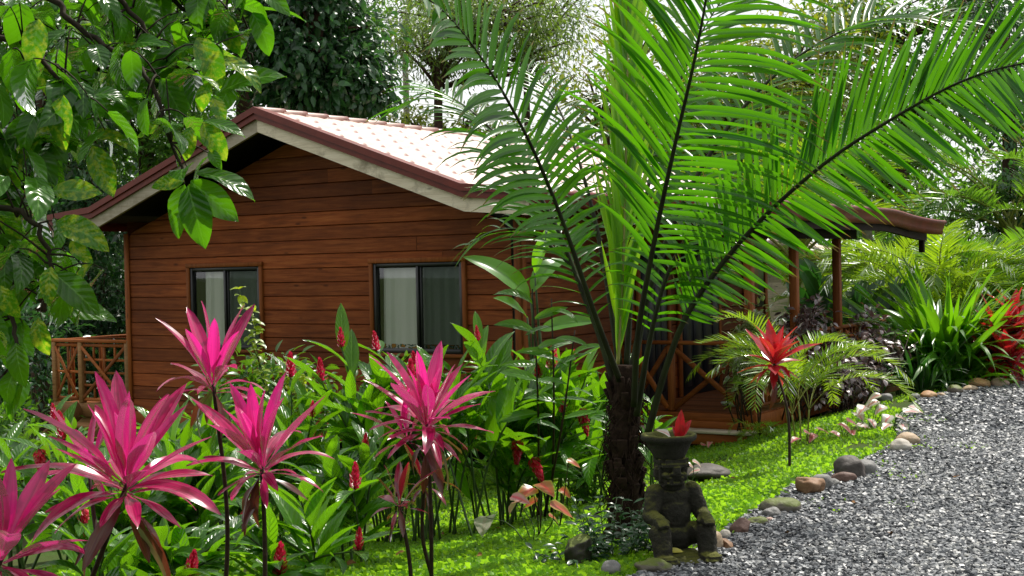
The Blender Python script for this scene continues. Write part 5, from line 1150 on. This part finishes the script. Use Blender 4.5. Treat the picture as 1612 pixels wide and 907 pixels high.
# caladiums
CLt = [leaf_tpl(1, .72, 6, 6, 'heart', .18, c, .03, seed=i) for i, c in enumerate((.3, .6))]
def caladium(label, base, leaves, mat, group='caladiums in the lawn', name='caladium'):
    base = np.asarray(base, float); t = thing(name, label, 'caladium', base, 0, group); ms, ml = MB(), MB()
    for (p, d, s_) in leaves:
        p = np.asarray(p, float); rstem(ms, base, p, .005, .003, .08, 6, 5); d = unit(d); scatter(ml, CLt, [p - d * s_ * .1], [d], [V3(rng.normal(0, .2), -.45, 1.1)], s_)
    ms.build('stem', L['dstem'] if mat == 'calad_o' else L['ginger_stem'], t); ml.build('leaves', L[mat], t); return t
def rd(dn=-.3): a = rng.random() * 6.283; return V3(math.cos(a), math.sin(a) * .8 - .35, dn + .12 + rng.normal(0, .12))
def cal_at(label, bx, by, pts, mat, s0, dY=0.):
    b = G(bx, by); caladium(label, b, [(U(x, y, b[1] + rng.normal(0, .06)), rd(), s0 * rng.uniform(.85, 1.2)) for x, y in pts], mat)
cal_at('white caladium with pink veins, tallest leaves beside the purple shrub', 1370, 676, [(1362, 640), (1348, 650), (1380, 632), (1392, 640), (1366, 660), (1400, 655), (1352, 668), (1384, 622)], 'calad', .20)
cal_at('white caladium nearest the gravel road edge', 1405, 680, [(1412, 655), (1425, 648), (1400, 668), (1420, 668), (1434, 640)], 'calad', .18)
cal_at('pale pink caladium in the lawn right of the small areca', 1328, 690, [(1322, 668), (1335, 662), (1310, 680), (1340, 678)], 'calad_p', .16)
cal_at('pink caladium at the foot of the small areca palm', 1275, 702, [(1268, 680), (1282, 684), (1256, 690), (1290, 676)], 'calad_p', .15)
cal_at('lone pink leaved caladium left of the porch step', 1128, 705, [(1105, 700), (1118, 696)], 'calad_p', .13)
cal_at('orange veined caladium on long dark stalks in the centre lawn', 848, 850, [(852, 762), (842, 790), (838, 770), (870, 795)], 'calad_o', .19)
cal_at('white centred caladium leaf on an arching stalk in the centre lawn', 838, 858, [(815, 790), (808, 782)], 'calad_p', .17)
cal_at('single pale caladium leaf held low over the lawn left of the others', 832, 862, [(765, 815)], 'calad', .22)
cal_at('small white and pink seedling before the flat rock in the lawn', 1084, 768, [(1076, 728), (1092, 726), (1066, 738), (1100, 740)], 'calad', .12)
cal_at('yellowing caladium leaves low by the palm boulder', 880, 835, [(884, 770), (895, 725), (866, 812)], 'calad_o', .13)
# herbs and ferny shrubs round the palm's foot
HT = [leaf_tpl(1, .34, 5, 2, 'lance', .3, .4, seed=1), leaf_tpl(1, .42, 5, 2, 'ellip', .3, .3, seed=2)]
def herb(label, base, n, h, spread, Ls, mat='herb', name='herb', cat='plant', nl=14, group=None):
    base = np.asarray(base, float); t = thing(name, label, cat, base, 0, group); ms, ml = MB(), MB()
    for i in range(n):
        a = rng.random() * 6.283; b = base + V3(math.cos(a), math.sin(a), 0) * rng.uniform(0, .12); b[2] = float(H(b[0], b[1])) - .01
        tp = b + V3(math.cos(a) * spread * rng.random(), math.sin(a) * spread * rng.random(), rng.uniform(*h)); P = rstem(ms, b, tp, .005, .002, .06, 10, 5)
        for j in range(nl):
            q = P[min(9, 2 + int(8 * j / nl))]; a2 = rng.random() * 6.283; scatter(ml, HT, [q], [V3(math.cos(a2), math.sin(a2), rng.uniform(-.2, .7))], [V3(rng.normal(0, .3), -.3, 1)], Ls * rng.uniform(.7, 1.2))
    ms.build('stem', L['ginger_stem'], t); ml.build('foliage', L[mat], t); return t
herb('thin stemmed leafy weed left of the palm trunk', G(925, 800), 14, (.35, .8), .3, .13, nl=16)
herb('lime leaved weed in front of the palm trunk beside the ginger', G(905, 790), 9, (.5, .95), .25, .14, 'sprig', nl=13)
herb('dark small leaved weed covering the foot of the palm', G(965, 878), 16, (.15, .42), .28, .075, 'dark_tree', nl=16)
herb('dark small leaved weed between palm foot and statue', G(1000, 872), 9, (.12, .36), .18, .07, 'dark_tree', nl=14)
herb('dark low weed under the mossy boulder', G(905, 890), 8, (.08, .2), .2, .08, 'dark_tree', nl=10)
herb('low green weeds along the shaded footing under the gable', G(800, 768), 22, (.08, .25), .5, .09, nl=12)
herb('low green weeds under the wall behind the palm', G(900, 750), 18, (.1, .3), .5, .1, nl=12)
# ------------------------------------------------------------------ rocks
def rock_mat(name, c, c2, moss=0.):
    s = NT(name); z = s.noise(s.coords((1, 1, 1)), 7., 6., .65); z2 = s.noise(s.coords((1, 1, 1)), 45., 4., .6)
    col = s.mix(s.ramp(z, [(.35, (0, 0, 0)), (.7, (1, 1, 1))]), c, c2); col = s.mix(s.math('MULTIPLY', z2, .45), col, tuple(k * .4 for k in c2))
    if moss:
        g = s.n('NewGeometry'); sp = s.n('SeparateXYZ'); s.link(g.outputs['Normal'], sp.inputs[0]); f = s.math('MULTIPLY', s.ramp(s.math('ADD', s.math('MULTIPLY', sp.outputs[2], .5), s.math('MULTIPLY', z, .9)), [(.62, (0, 0, 0)), (.85, (1, 1, 1))]), moss)
        col = s.mix(f, col, (.10, .13, .012))
    return s.out(s.pbr(col, .62, s.bump(z2, .5, .01), .4))
RM = {'grey': rock_mat('grey_river_stone', (.17, .165, .16), (.30, .29, .28)), 'dark': rock_mat('dark_wet_stone', (.06, .05, .045), (.14, .12, .11)), 'brown': rock_mat('brown_rough_stone', (.22, .10, .045), (.42, .26, .15)),
      'rust': rock_mat('rusty_dark_stone', (.10, .05, .04), (.22, .13, .10)), 'tan': rock_mat('tan_stone', (.42, .28, .15), (.55, .44, .32)), 'pale': rock_mat('pale_stone', (.52, .46, .38), (.64, .60, .54)),
      'orange': rock_mat('orange_tan_stone', (.45, .22, .08), (.52, .34, .18)), 'mossy': rock_mat('mossy_stone', (.15, .13, .10), (.24, .21, .17), 1.), 'mossdark': rock_mat('dark_mossy_boulder', (.03, .028, .02), (.07, .062, .045), 1.), 'pink': rock_mat('pinkish_stone', (.42, .24, .19), (.52, .40, .34))}
bm = bmesh.new(); bmesh.ops.create_icosphere(bm, subdivisions=4, radius=1); RV = np.array([v.co[:] for v in bm.verts]); RT = np.array([[v.index for v in f.verts] for f in bm.faces]); bm.free()
def rock(label, px, py, w_, h_, m, dep=.8, rough=.16, seed=1, sink=.34, group=None, ang=0., name='rock', cat='rock'):
    g = G(px, py + h_ * .42); sc = g[1] / F; sx, sz = w_ * sc / 2, h_ * sc / 2 * 1.15; sy = max(sx, sz) * dep
    n_ = np.array([noise.noise(Vector(v) * 1.1 + Vector((seed * 7.1, seed * 3.3, 0))) for v in RV]); n2 = np.array([noise.noise(Vector(v) * 3.1 + Vector((seed, 9, 0))) for v in RV])
    V = RV * (1 + rough * 2 * n_ + rough * .5 * n2)[:, None]
    if rough > .2:                        # broken faces
        rg = np.random.default_rng(seed)
        for _ in range(9): d = unit(rg.normal(0, 1, 3)); q = V @ d; lim = rg.uniform(.62, .85); V = V - np.outer(np.clip(q - lim, 0, None), d) * .9
    V = V * V3(sx, sy, sz); c, s_ = math.cos(ang), math.sin(ang); V = V @ np.array([[c, s_, 0], [-s_, c, 0], [0, 0, 1]])
    mb = MB(); mb.add(V + V3(0, 0, sz * (1 - sink)), None, RT)
    o = mb.build(name, RM[m], None, True); o.location = g + V3(0, sy * .5, .01)
    return setp(o, label, cat, group or 'stones edging the gravel road')
rocks = [
 ('angular orange brown stone, first of the group at the bend of the lawn', 1277, 769, 46, 33, 'brown', .9, .24), ('smooth grey stone leaning on the angular brown one', 1296, 763, 34, 26, 'grey', .9, .10), ('small grey stone between the smooth grey and the reddish one', 1313, 764, 22, 15, 'grey', .9, .12),
 ('smooth dark reddish stone in front of the largest dark grey one', 1330, 756, 38, 20, 'rust', .8, .10), ('largest dark grey stone at the lawn tip, slanted top', 1341, 741, 46, 36, 'dark', .9, .18), ('pale grey rounded stone behind the dark slanted one', 1364, 741, 36, 28, 'grey', .9, .10),
 ('long flat mossy stone lying low between lawn and gravel', 1230, 801, 62, 26, 'mossy', .7, .12), ('narrow pale stone in front of the long mossy one', 1217, 812, 30, 18, 'grey', .8, .14), ('small pinkish stone beside the narrow pale stone', 1212, 822, 16, 9, 'pink', .8, .12), ('low dark stone with moss on one end', 1193, 825, 34, 15, 'mossy', .8, .12),
 ('angular rusty stone right of the statue', 1166, 834, 38, 29, 'rust', .9, .24), ('round beige grey stone touching the statue base', 1126, 858, 27, 32, 'tan', .9, .08), ('small pale stone behind the round beige one', 1142, 846, 18, 18, 'pale', .9, .10), ('small rough brown stone beside the round beige one', 1146, 862, 20, 20, 'brown', .9, .24),
 ('white rounded stone nearest the road in the pale pair', 1420, 705, 34, 22, 'pale', .9, .08), ('tan rounded stone behind the white one of the pale pair', 1431, 695, 38, 22, 'tan', .9, .08),
 ('small grey stone at the corner of the porch bed by the pink flower', 1441, 627, 17, 12, 'grey', .9, .1), ('orange tan stone beside the small grey one under the strap leaves', 1463, 624, 28, 13, 'orange', .9, .1), ('tiny tan stone right of the orange one', 1483, 624, 14, 8, 'tan', .9, .1),
 ('greenish grey stone under the tall strap leaves', 1506, 616, 24, 16, 'mossy', .9, .1), ('flat tan stone right of the greenish one', 1528, 614, 25, 11, 'tan', .9, .1), ('wide brown stone in the far row by the fern', 1543, 606, 36, 16, 'orange', .9, .12), ('grey pink stone left of the last two in the far row', 1575, 605, 28, 16, 'pink', .9, .12), ('reddish flat stone, second last of the far row', 1591, 604, 20, 10, 'rust', .9, .1), ('salmon stone at the right end of the far row', 1604, 599, 26, 13, 'pink', .9, .1), ('rounded grey stone under the purple shrub', 1395, 628, 22, 14, 'grey', .9, .1)]
for i, (lb, px, py, w_, h_, m, dp, rg_) in enumerate(rocks): rock(lb, px, py, w_, h_, m, dp, rg_, i + 1)
rock('large mossy boulder left of the palm foot', 914, 872, 56, 52, 'mossdark', .9, .22, 41, group='boulders by the palm'); rock('rounded grey stone at the bottom edge before the palm', 963, 900, 34, 24, 'grey', .9, .08, 42, group='boulders by the palm'); rock('low brown mossy stone at the bottom edge left of the statue', 1030, 897, 54, 24, 'mossy', .8, .18, 43, group='boulders by the palm')
rock('broad flat grey rock set in the lawn behind the statue', 1116, 748, 78, 24, 'dark', .9, .10, 44, group='rocks in the lawn')

# ------------------------------------------------------------------ stone statue
s = NT('mossy_carved_stone'); z = s.noise(s.coords((1, 1, 1)), 9., 6., .65); z2 = s.noise(s.coords((1, 1, 1)), 60., 5., .65)
col = s.mix(s.ramp(z, [(.35, (0, 0, 0)), (.7, (1, 1, 1))]), (.022, .021, .015), (.052, .048, .034)); col = s.mix(s.math('MULTIPLY', z2, .5), col, (.02, .02, .016))
g_ = s.n('NewGeometry'); sp = s.n('SeparateXYZ'); s.link(g_.outputs['Normal'], sp.inputs[0])
f = s.ramp(s.math('ADD', s.math('MULTIPLY', sp.outputs[2], .5), s.math('MULTIPLY', z, .8)), [(.56, (0, 0, 0)), (.92, (1, 1, 1))]); col = s.mix(s.math('MULTIPLY', f, .9), col, (.12, .125, .02))
sp2 = s.n('SeparateXYZ'); tc_ = s.n('TexCoord'); s.link(tc_.outputs['Object'], sp2.inputs[0])
M['stone'] = s.out(s.pbr(col, .85, s.bump(z2, .8, .012), .25))
sb = G(1068, 888); SG = 8.05 / F      # metres per photo pixel at the statue
st = thing('stone_statue', 'dark mossy carved stone figure, seated, carrying a bowl on its head', 'statue', sb + V3(0, .12, -.01), R(14))
def prim(kind, c, s_, rot=(0, 0, 0), tap=1.):
    bm = bmesh.new()
    if kind == 'b':
        bmesh.ops.create_cube(bm, size=2); bmesh.ops.bevel(bm, geom=bm.edges[:] , offset=.34, segments=3, affect='EDGES')
    elif kind == 's': bmesh.ops.create_icosphere(bm, subdivisions=3, radius=1)
    else: bmesh.ops.create_cone(bm, cap_ends=True, segments=24, radius1=1, radius2=tap, depth=2)
    bm.transform(Matrix.Translation(c) @ Matrix.Rotation(rot[2], 4, 'Z') @ Matrix.Rotation(rot[1], 4, 'Y') @ Matrix.Rotation(rot[0], 4, 'X') @ Matrix.Diagonal((*s_, 1)))
    return bm
def fuse(parts, vox, name, par, smooth_it=3, nz=.004):
    # weld overlapping carved masses into one continuous surface
    tmp = bpy.data.meshes.new('tmp'); allb = bmesh.new()
    for b in parts: m_ = bpy.data.meshes.new('t'); b.to_mesh(m_); allb.from_mesh(m_); b.free(); bpy.data.meshes.remove(m_)
    allb.to_mesh(tmp); allb.free(); o = bpy.data.objects.new('tmp', tmp); COL.objects.link(o)
    md = o.modifiers.new('r', 'REMESH'); md.mode = 'VOXEL'; md.voxel_size = vox; ms_ = o.modifiers.new('s', 'SMOOTH'); ms_.iterations = smooth_it; ms_.factor = .5
    dg = bpy.context.evaluated_depsgraph_get(); me = bpy.data.meshes.new_from_object(o.evaluated_get(dg)); bpy.data.objects.remove(o); bpy.data.meshes.remove(tmp)
    n_ = len(me.vertices); V = np.zeros(n_ * 3); me.vertices.foreach_get('co', V); V = V.reshape(-1, 3); Nn = np.zeros(n_ * 3); me.vertices.foreach_get('normal', Nn); Nn = Nn.reshape(-1, 3)
    d = np.array([noise.noise(Vector(v) * 28) + .6 * noise.noise(Vector(v) * 70) for v in V]); V = V + Nn * (d * nz)[:, None]; me.vertices.foreach_set('co', V.ravel())
    me.polygons.foreach_set('use_smooth', np.ones(len(me.polygons), bool)); me.name = name; me.update(); me.materials.append(M['stone'])
    r_ = bpy.data.objects.new(name, me); COL.objects.link(r_); r_.parent = par; return r_
# statue frame: x right, y back, z up, front = -y; heights from the photo (.78 m tall)
u = SG
B = lambda *a, **k: prim('b', *a, **k); S_ = lambda *a, **k: prim('s', *a, **k)
def limb(a, b, r0, r1, n=7):
    return [S_(tuple(np.array(a) * (1 - q) + np.array(b) * q), (r0 * (1 - q) + r1 * q,) * 3) for q in np.linspace(0, 1, n)]
body = [S_((0, .025, .395), (.112, .078, .085)), S_((0, .015, .29), (.098, .082, .13)), S_((0, .015, .15), (.120, .095, .09)), B((0, .03, .26), (.085, .062, .19)), S_((0, .01, .465), (.062, .06, .05)),
        B((0, -.06, .022), (.185, .20, .032)), B((0, -.05, .055), (.12, .12, .02))]
for sx in (-1, 1):
    body += limb((sx * .112, .02, .415), (sx * .158, -.015, .285), .060, .047) + limb((sx * .158, -.015, .285), (sx * .140, -.13, .272), .047, .040) + limb((sx * .09, .0, .165), (sx * .138, -.125, .205), .07, .062) + limb((sx * .138, -.135, .20), (sx * .134, -.165, .06), .060, .056)
    body += [B((sx * .132, -.215, .058), (.054, .075, .028))]
for sx in (-1, 1):
    for k in range(4): body.append(B((sx * .138 + (k - 1.5) * .018, -.165, .272 - abs(k - 1.5) * .004), (.0085, .042, .017), (R(28), 0, 0)))
    body.append(B((sx * .098, -.12, .268), (.010, .035, .014), (R(15), 0, -sx * R(20))))
    for k in range(5): body.append(S_((sx * .125 + (k - 2) * .020, -.285 + abs(k - 2) * .006, .048), (.0115, .026, .016)))
bo_ = fuse(body, .0058, 'body', st, 4); bo_.scale = (1.04, 1, 1)
hd = [B((0, .01, .545), (.075, .075, .075)), B((0, -.012, .495), (.055, .062, .03)), S_((0, .0, .47), (.06, .06, .04)),
      B((0, -.062, .592), (.074, .026, .017)), B((0, -.078, .558), (.021, .034, .030), (R(-18), 0, 0)), S_((-.020, -.088, .545), (.014, .018, .012)), S_((.020, -.088, .545), (.014, .018, .012)),
      S_((-.040, -.058, .572), (.021, .020, .012)), S_((.040, -.058, .572), (.021, .020, .012)),
      S_((-.045, -.055, .535), (.024, .026, .018)), S_((.045, -.055, .535), (.024, .026, .018)),
      B((0, -.066, .522), (.052, .022, .008)), B((0, -.064, .490), (.048, .022, .009)), B((-.028, -.076, .506), (.007, .010, .015)), B((.028, -.076, .506), (.007, .010, .015)), B((0, -.066, .507), (.012, .010, .009)),
      B((-.078, .01, .545), (.012, .025, .035)), B((.078, .01, .545), (.012, .025, .035)), B((0, 0, .615), (.082, .08, .022))]
h_o = fuse(hd, .004, 'head', st, 1, .003); h_o.scale = (1.16, 1.12, 1.05); h_o.location = (-.02, 0, -.03)
mb = MB()           # the bowl: turned, with a thick rim and a hollow
pr = [(.0, .62), (.085, .62), (.10, .645), (.125, .695), (.140, .728), (.162, .738), (.168, .752), (.166, .772), (.150, .776), (.135, .766), (.12, .735), (.06, .72), (.0, .715)]
n_ = 48; A_ = np.arange(n_) / n_ * 6.2832; V = []
for (r_, z_) in pr:
    for a in A_: q = r_ * (1 + .025 * noise.noise((math.cos(a) * 2, math.sin(a) * 2, z_ * 8))); V.append((q * math.cos(a) - .03, q * math.sin(a), z_ + .006 * noise.noise((math.cos(a) * 3, math.sin(a) * 3, 5))))
i = np.arange(len(pr) - 1)[:, None] * n_; k = np.arange(n_)[None]; mb.add(V, np.stack([i + k, i + (k + 1) % n_, i + n_ + (k + 1) % n_, i + n_ + k], -1).reshape(-1, 4)); mb.build('bowl', M['stone'], st, local=True)
# seedling in the bowl, fallen leaf on the base
top = sb + V3(0, .12, .72)
t = thing('seedling', 'small red and orange leaved seedling growing in the statue bowl', 'plant', top); ml = MB()
for (d, s_, r_) in ((V3(.1, -.1, 1), .19, .9), (V3(.5, -.1, .9), .15, .5), (V3(-.3, .1, .9), .10, .3), (V3(.2, .2, .9), .12, .7)): scatter(ml, [leaf_tpl(1, .32, 7, 4, 'ellip', .4, .2)], [top + V3(.03, 0, .0)], [d], [V3(-d[0], -1, .2)], s_, np.array([r_]))
ml.build('leaves', L['redc'], t)
t2 = MB(); scatter(t2, CLt, [top + V3(-.02, 0, .03)], [V3(-.5, -.4, .4)], [V3(0, -.6, .8)], .11); ml2 = t2.build('leaf', L['calad'], t)
mb = MB(); scatter(mb, [leaf_tpl(1, .42, 8, 4, 'ellip', .25, .35)], [U(1050, 868, 7.92)], [V3(1, -.1, .12)], [V3(0, -.6, .9)], .10); o = mb.build('fallen_leaf', L['calad_o']); setp(o, 'yellow fallen leaf lying on the statue base', 'leaf')
yl = NT('yellow_leaf'); M['yl'] = yl.out(yl.pbr((.55, .50, .08), .5)); o.data.materials[0] = M['yl']

# ------------------------------------------------------------------ small things on the porches
def lathe(mb, c, pr, n_=32):
    A_ = np.arange(n_) / n_ * 6.2832; V = [(c[0] + r_ * math.cos(a), c[1] + r_ * math.sin(a), c[2] + z_) for (r_, z_) in pr for a in A_]
    i = np.arange(len(pr) - 1)[:, None] * n_; k = np.arange(n_)[None]; mb.add(V, np.stack([i + k, i + (k + 1) % n_, i + n_ + (k + 1) % n_, i + n_ + k], -1).reshape(-1, 4))
white = plain('white_ceramic', (.62, .66, .62), .3, .5, .1)
for (x, y_, lb) in ((1.02, 3.05, 'small pale bowl on the porch deck, left of a pair'), (1.16, 2.98, 'small pale bowl on the porch deck, right of a pair')):
    mb = MB(); p = HW(x, y_, .002); lathe(mb, (0, 0, 0), [(.0, 0), (.04, 0), (.062, .03), (.068, .045), (.064, .046), (.056, .03), (.036, .008), (0, .006)]); o = mb.build('bowl', white); o.location = p; setp(o, lb, 'bowl', 'pale bowls on the porch deck')
t = thing('bin', 'dark grey bin standing by the porch door', 'bin', HW(.30, 5.35, .002)); mb = MB(); p = HW(.30, 5.35, .002); lathe(mb, p, [(0, 0), (.12, 0), (.135, .36), (.14, .37), (.13, .372), (.115, .02), (0, .02)]); mb.build('tub', M['frame'], t); mb = MB(); lathe(mb, p, [(0, .42), (.05, .415), (.146, .385), (.146, .373), (0, .373)]); mb.build('lid', M['frame'], t)
blue = plain('blue_paint', (.03, .06, .34), .45, .4, .15); teal = plain('teal_cloth', (.03, .22, .20), .8, .2, .2)
cx, cy = LX + 1.05, .85
t = thing('chair', 'blue chair standing behind the lattice railing of the left porch', 'chair', HW(cx, cy, .003))
cb = lambda *a: None
def cbox(name, mat, x0, x1, y0, y1, z0, z1):
    mb = MB(); box(mb, x0, x1, y0, y1, z0, z1, bev=.012); mb.V = [np.array([HW(*q) for q in v]) for v in mb.V]; return mb.build(name, mat, t)
cbox('seat', blue, cx - .26, cx + .26, cy - .25, cy + .25, .36, .42); cbox('backrest', blue, cx - .26, cx + .26, cy + .2, cy + .25, .42, .62)
for a in (-1, 1):
    cbox('armrest', blue, cx + a * .27 - .03, cx + a * .27 + .03, cy - .25, cy + .25, .57, .60)
    for b in (-1, 1): cbox('leg', blue, cx + a * .25 - .025, cx + a * .25 + .025, cy + b * .22 - .025, cy + b * .22 + .025, .004, .569 if b < 0 else .36)
t0_ = t; t = thing('cushion', 'teal cushion lying on the blue porch chair', 'cushion', HW(cx, cy, .42)); mb = MB(); V = np.sign(FV) * np.abs(FV) ** .6 * V3(.2, .2, .06); mb.add([HW(cx - .08 + v[0], cy + v[1], .485 + v[2]) for v in V], None, FT); mb.build('cover', teal, t)
# neighbouring cabin glimpsed behind the porch
nbp = onground(UX(1222, 33), 33); nbc = thing('neighbour_cabin', 'far white walled cabin with red tiled roof glimpsed between wall end and first porch post', 'cabin', nbp, R(-20))
mb = MB(); box(mb, -2.5, 2.5, 0, 4, -.4, 1.75); mb.build('wall', M['fascia'], nbc, local=True)
mb = MB()
for sg in (-1, 1):
    for i in range(18):
        y0 = -.5 + i * .28; P = [V3(0, y0, 2.75), V3(sg * 1.6, y0, 2.2), V3(sg * 3.0, y0, 1.62)]; tube(mb, bez(P, 8), .11, 8)
mb.add([(0, -.6, 2.7), (3, -.6, 1.58), (3, 4.6, 1.58), (0, 4.6, 2.7), (-3, -.6, 1.58), (-3, 4.6, 1.58)], [[0, 1, 2, 3], [0, 3, 5, 4]]); mb.build('roof', M['tile'], nbc, local=True)
mb = MB(); mb.add([(-2.48, -.004, 1.74), (2.48, -.004, 1.74), (0, -.004, 2.62)], None, [[0, 1, 2]]); mb.build('gable', M['fascia'], nbc, local=True)

# leaves that have dropped on the lawn and the road
brown = plain('dry_leaf', (.30, .15, .05), .7, .2, .3, 20.)
LT_ = [leaf_tpl(1, .42, 6, 4, 'ellip', .4, c, .08, seed=i) for i, c in enumerate((.7, 1.1, -.4))]
for px, py, s_ in ((640, 880, .11), (760, 885, .09), (700, 850, .10), (560, 895, .12), (870, 880, .08), (1090, 800, .08), (1180, 780, .07), (1340, 800, .07), (1400, 850, .07), (1240, 850, .08), (1500, 760, .06), (780, 840, .09), (1150, 760, .08)):
    g = G(px, py); mb = MB(); a = rng.random() * 6.283; scatter(mb, LT_, [g + V3(0, 0, .045)], [V3(math.cos(a), math.sin(a), .05)], [V3(rng.normal(0, .3), rng.normal(-.2, .3), 1)], s_)
    o = mb.build('fallen_leaf', brown); setp(o, 'dry brown curled leaf dropped on the grass' if py > 838 and px < 900 or px in (1090, 1180, 1150, 780) else 'dry brown curled leaf dropped on the gravel', 'leaf', 'dry leaves dropped on the grass' if py > 838 and px < 900 or px in (1090, 1180, 1150, 780) else 'dry leaves dropped on the gravel')
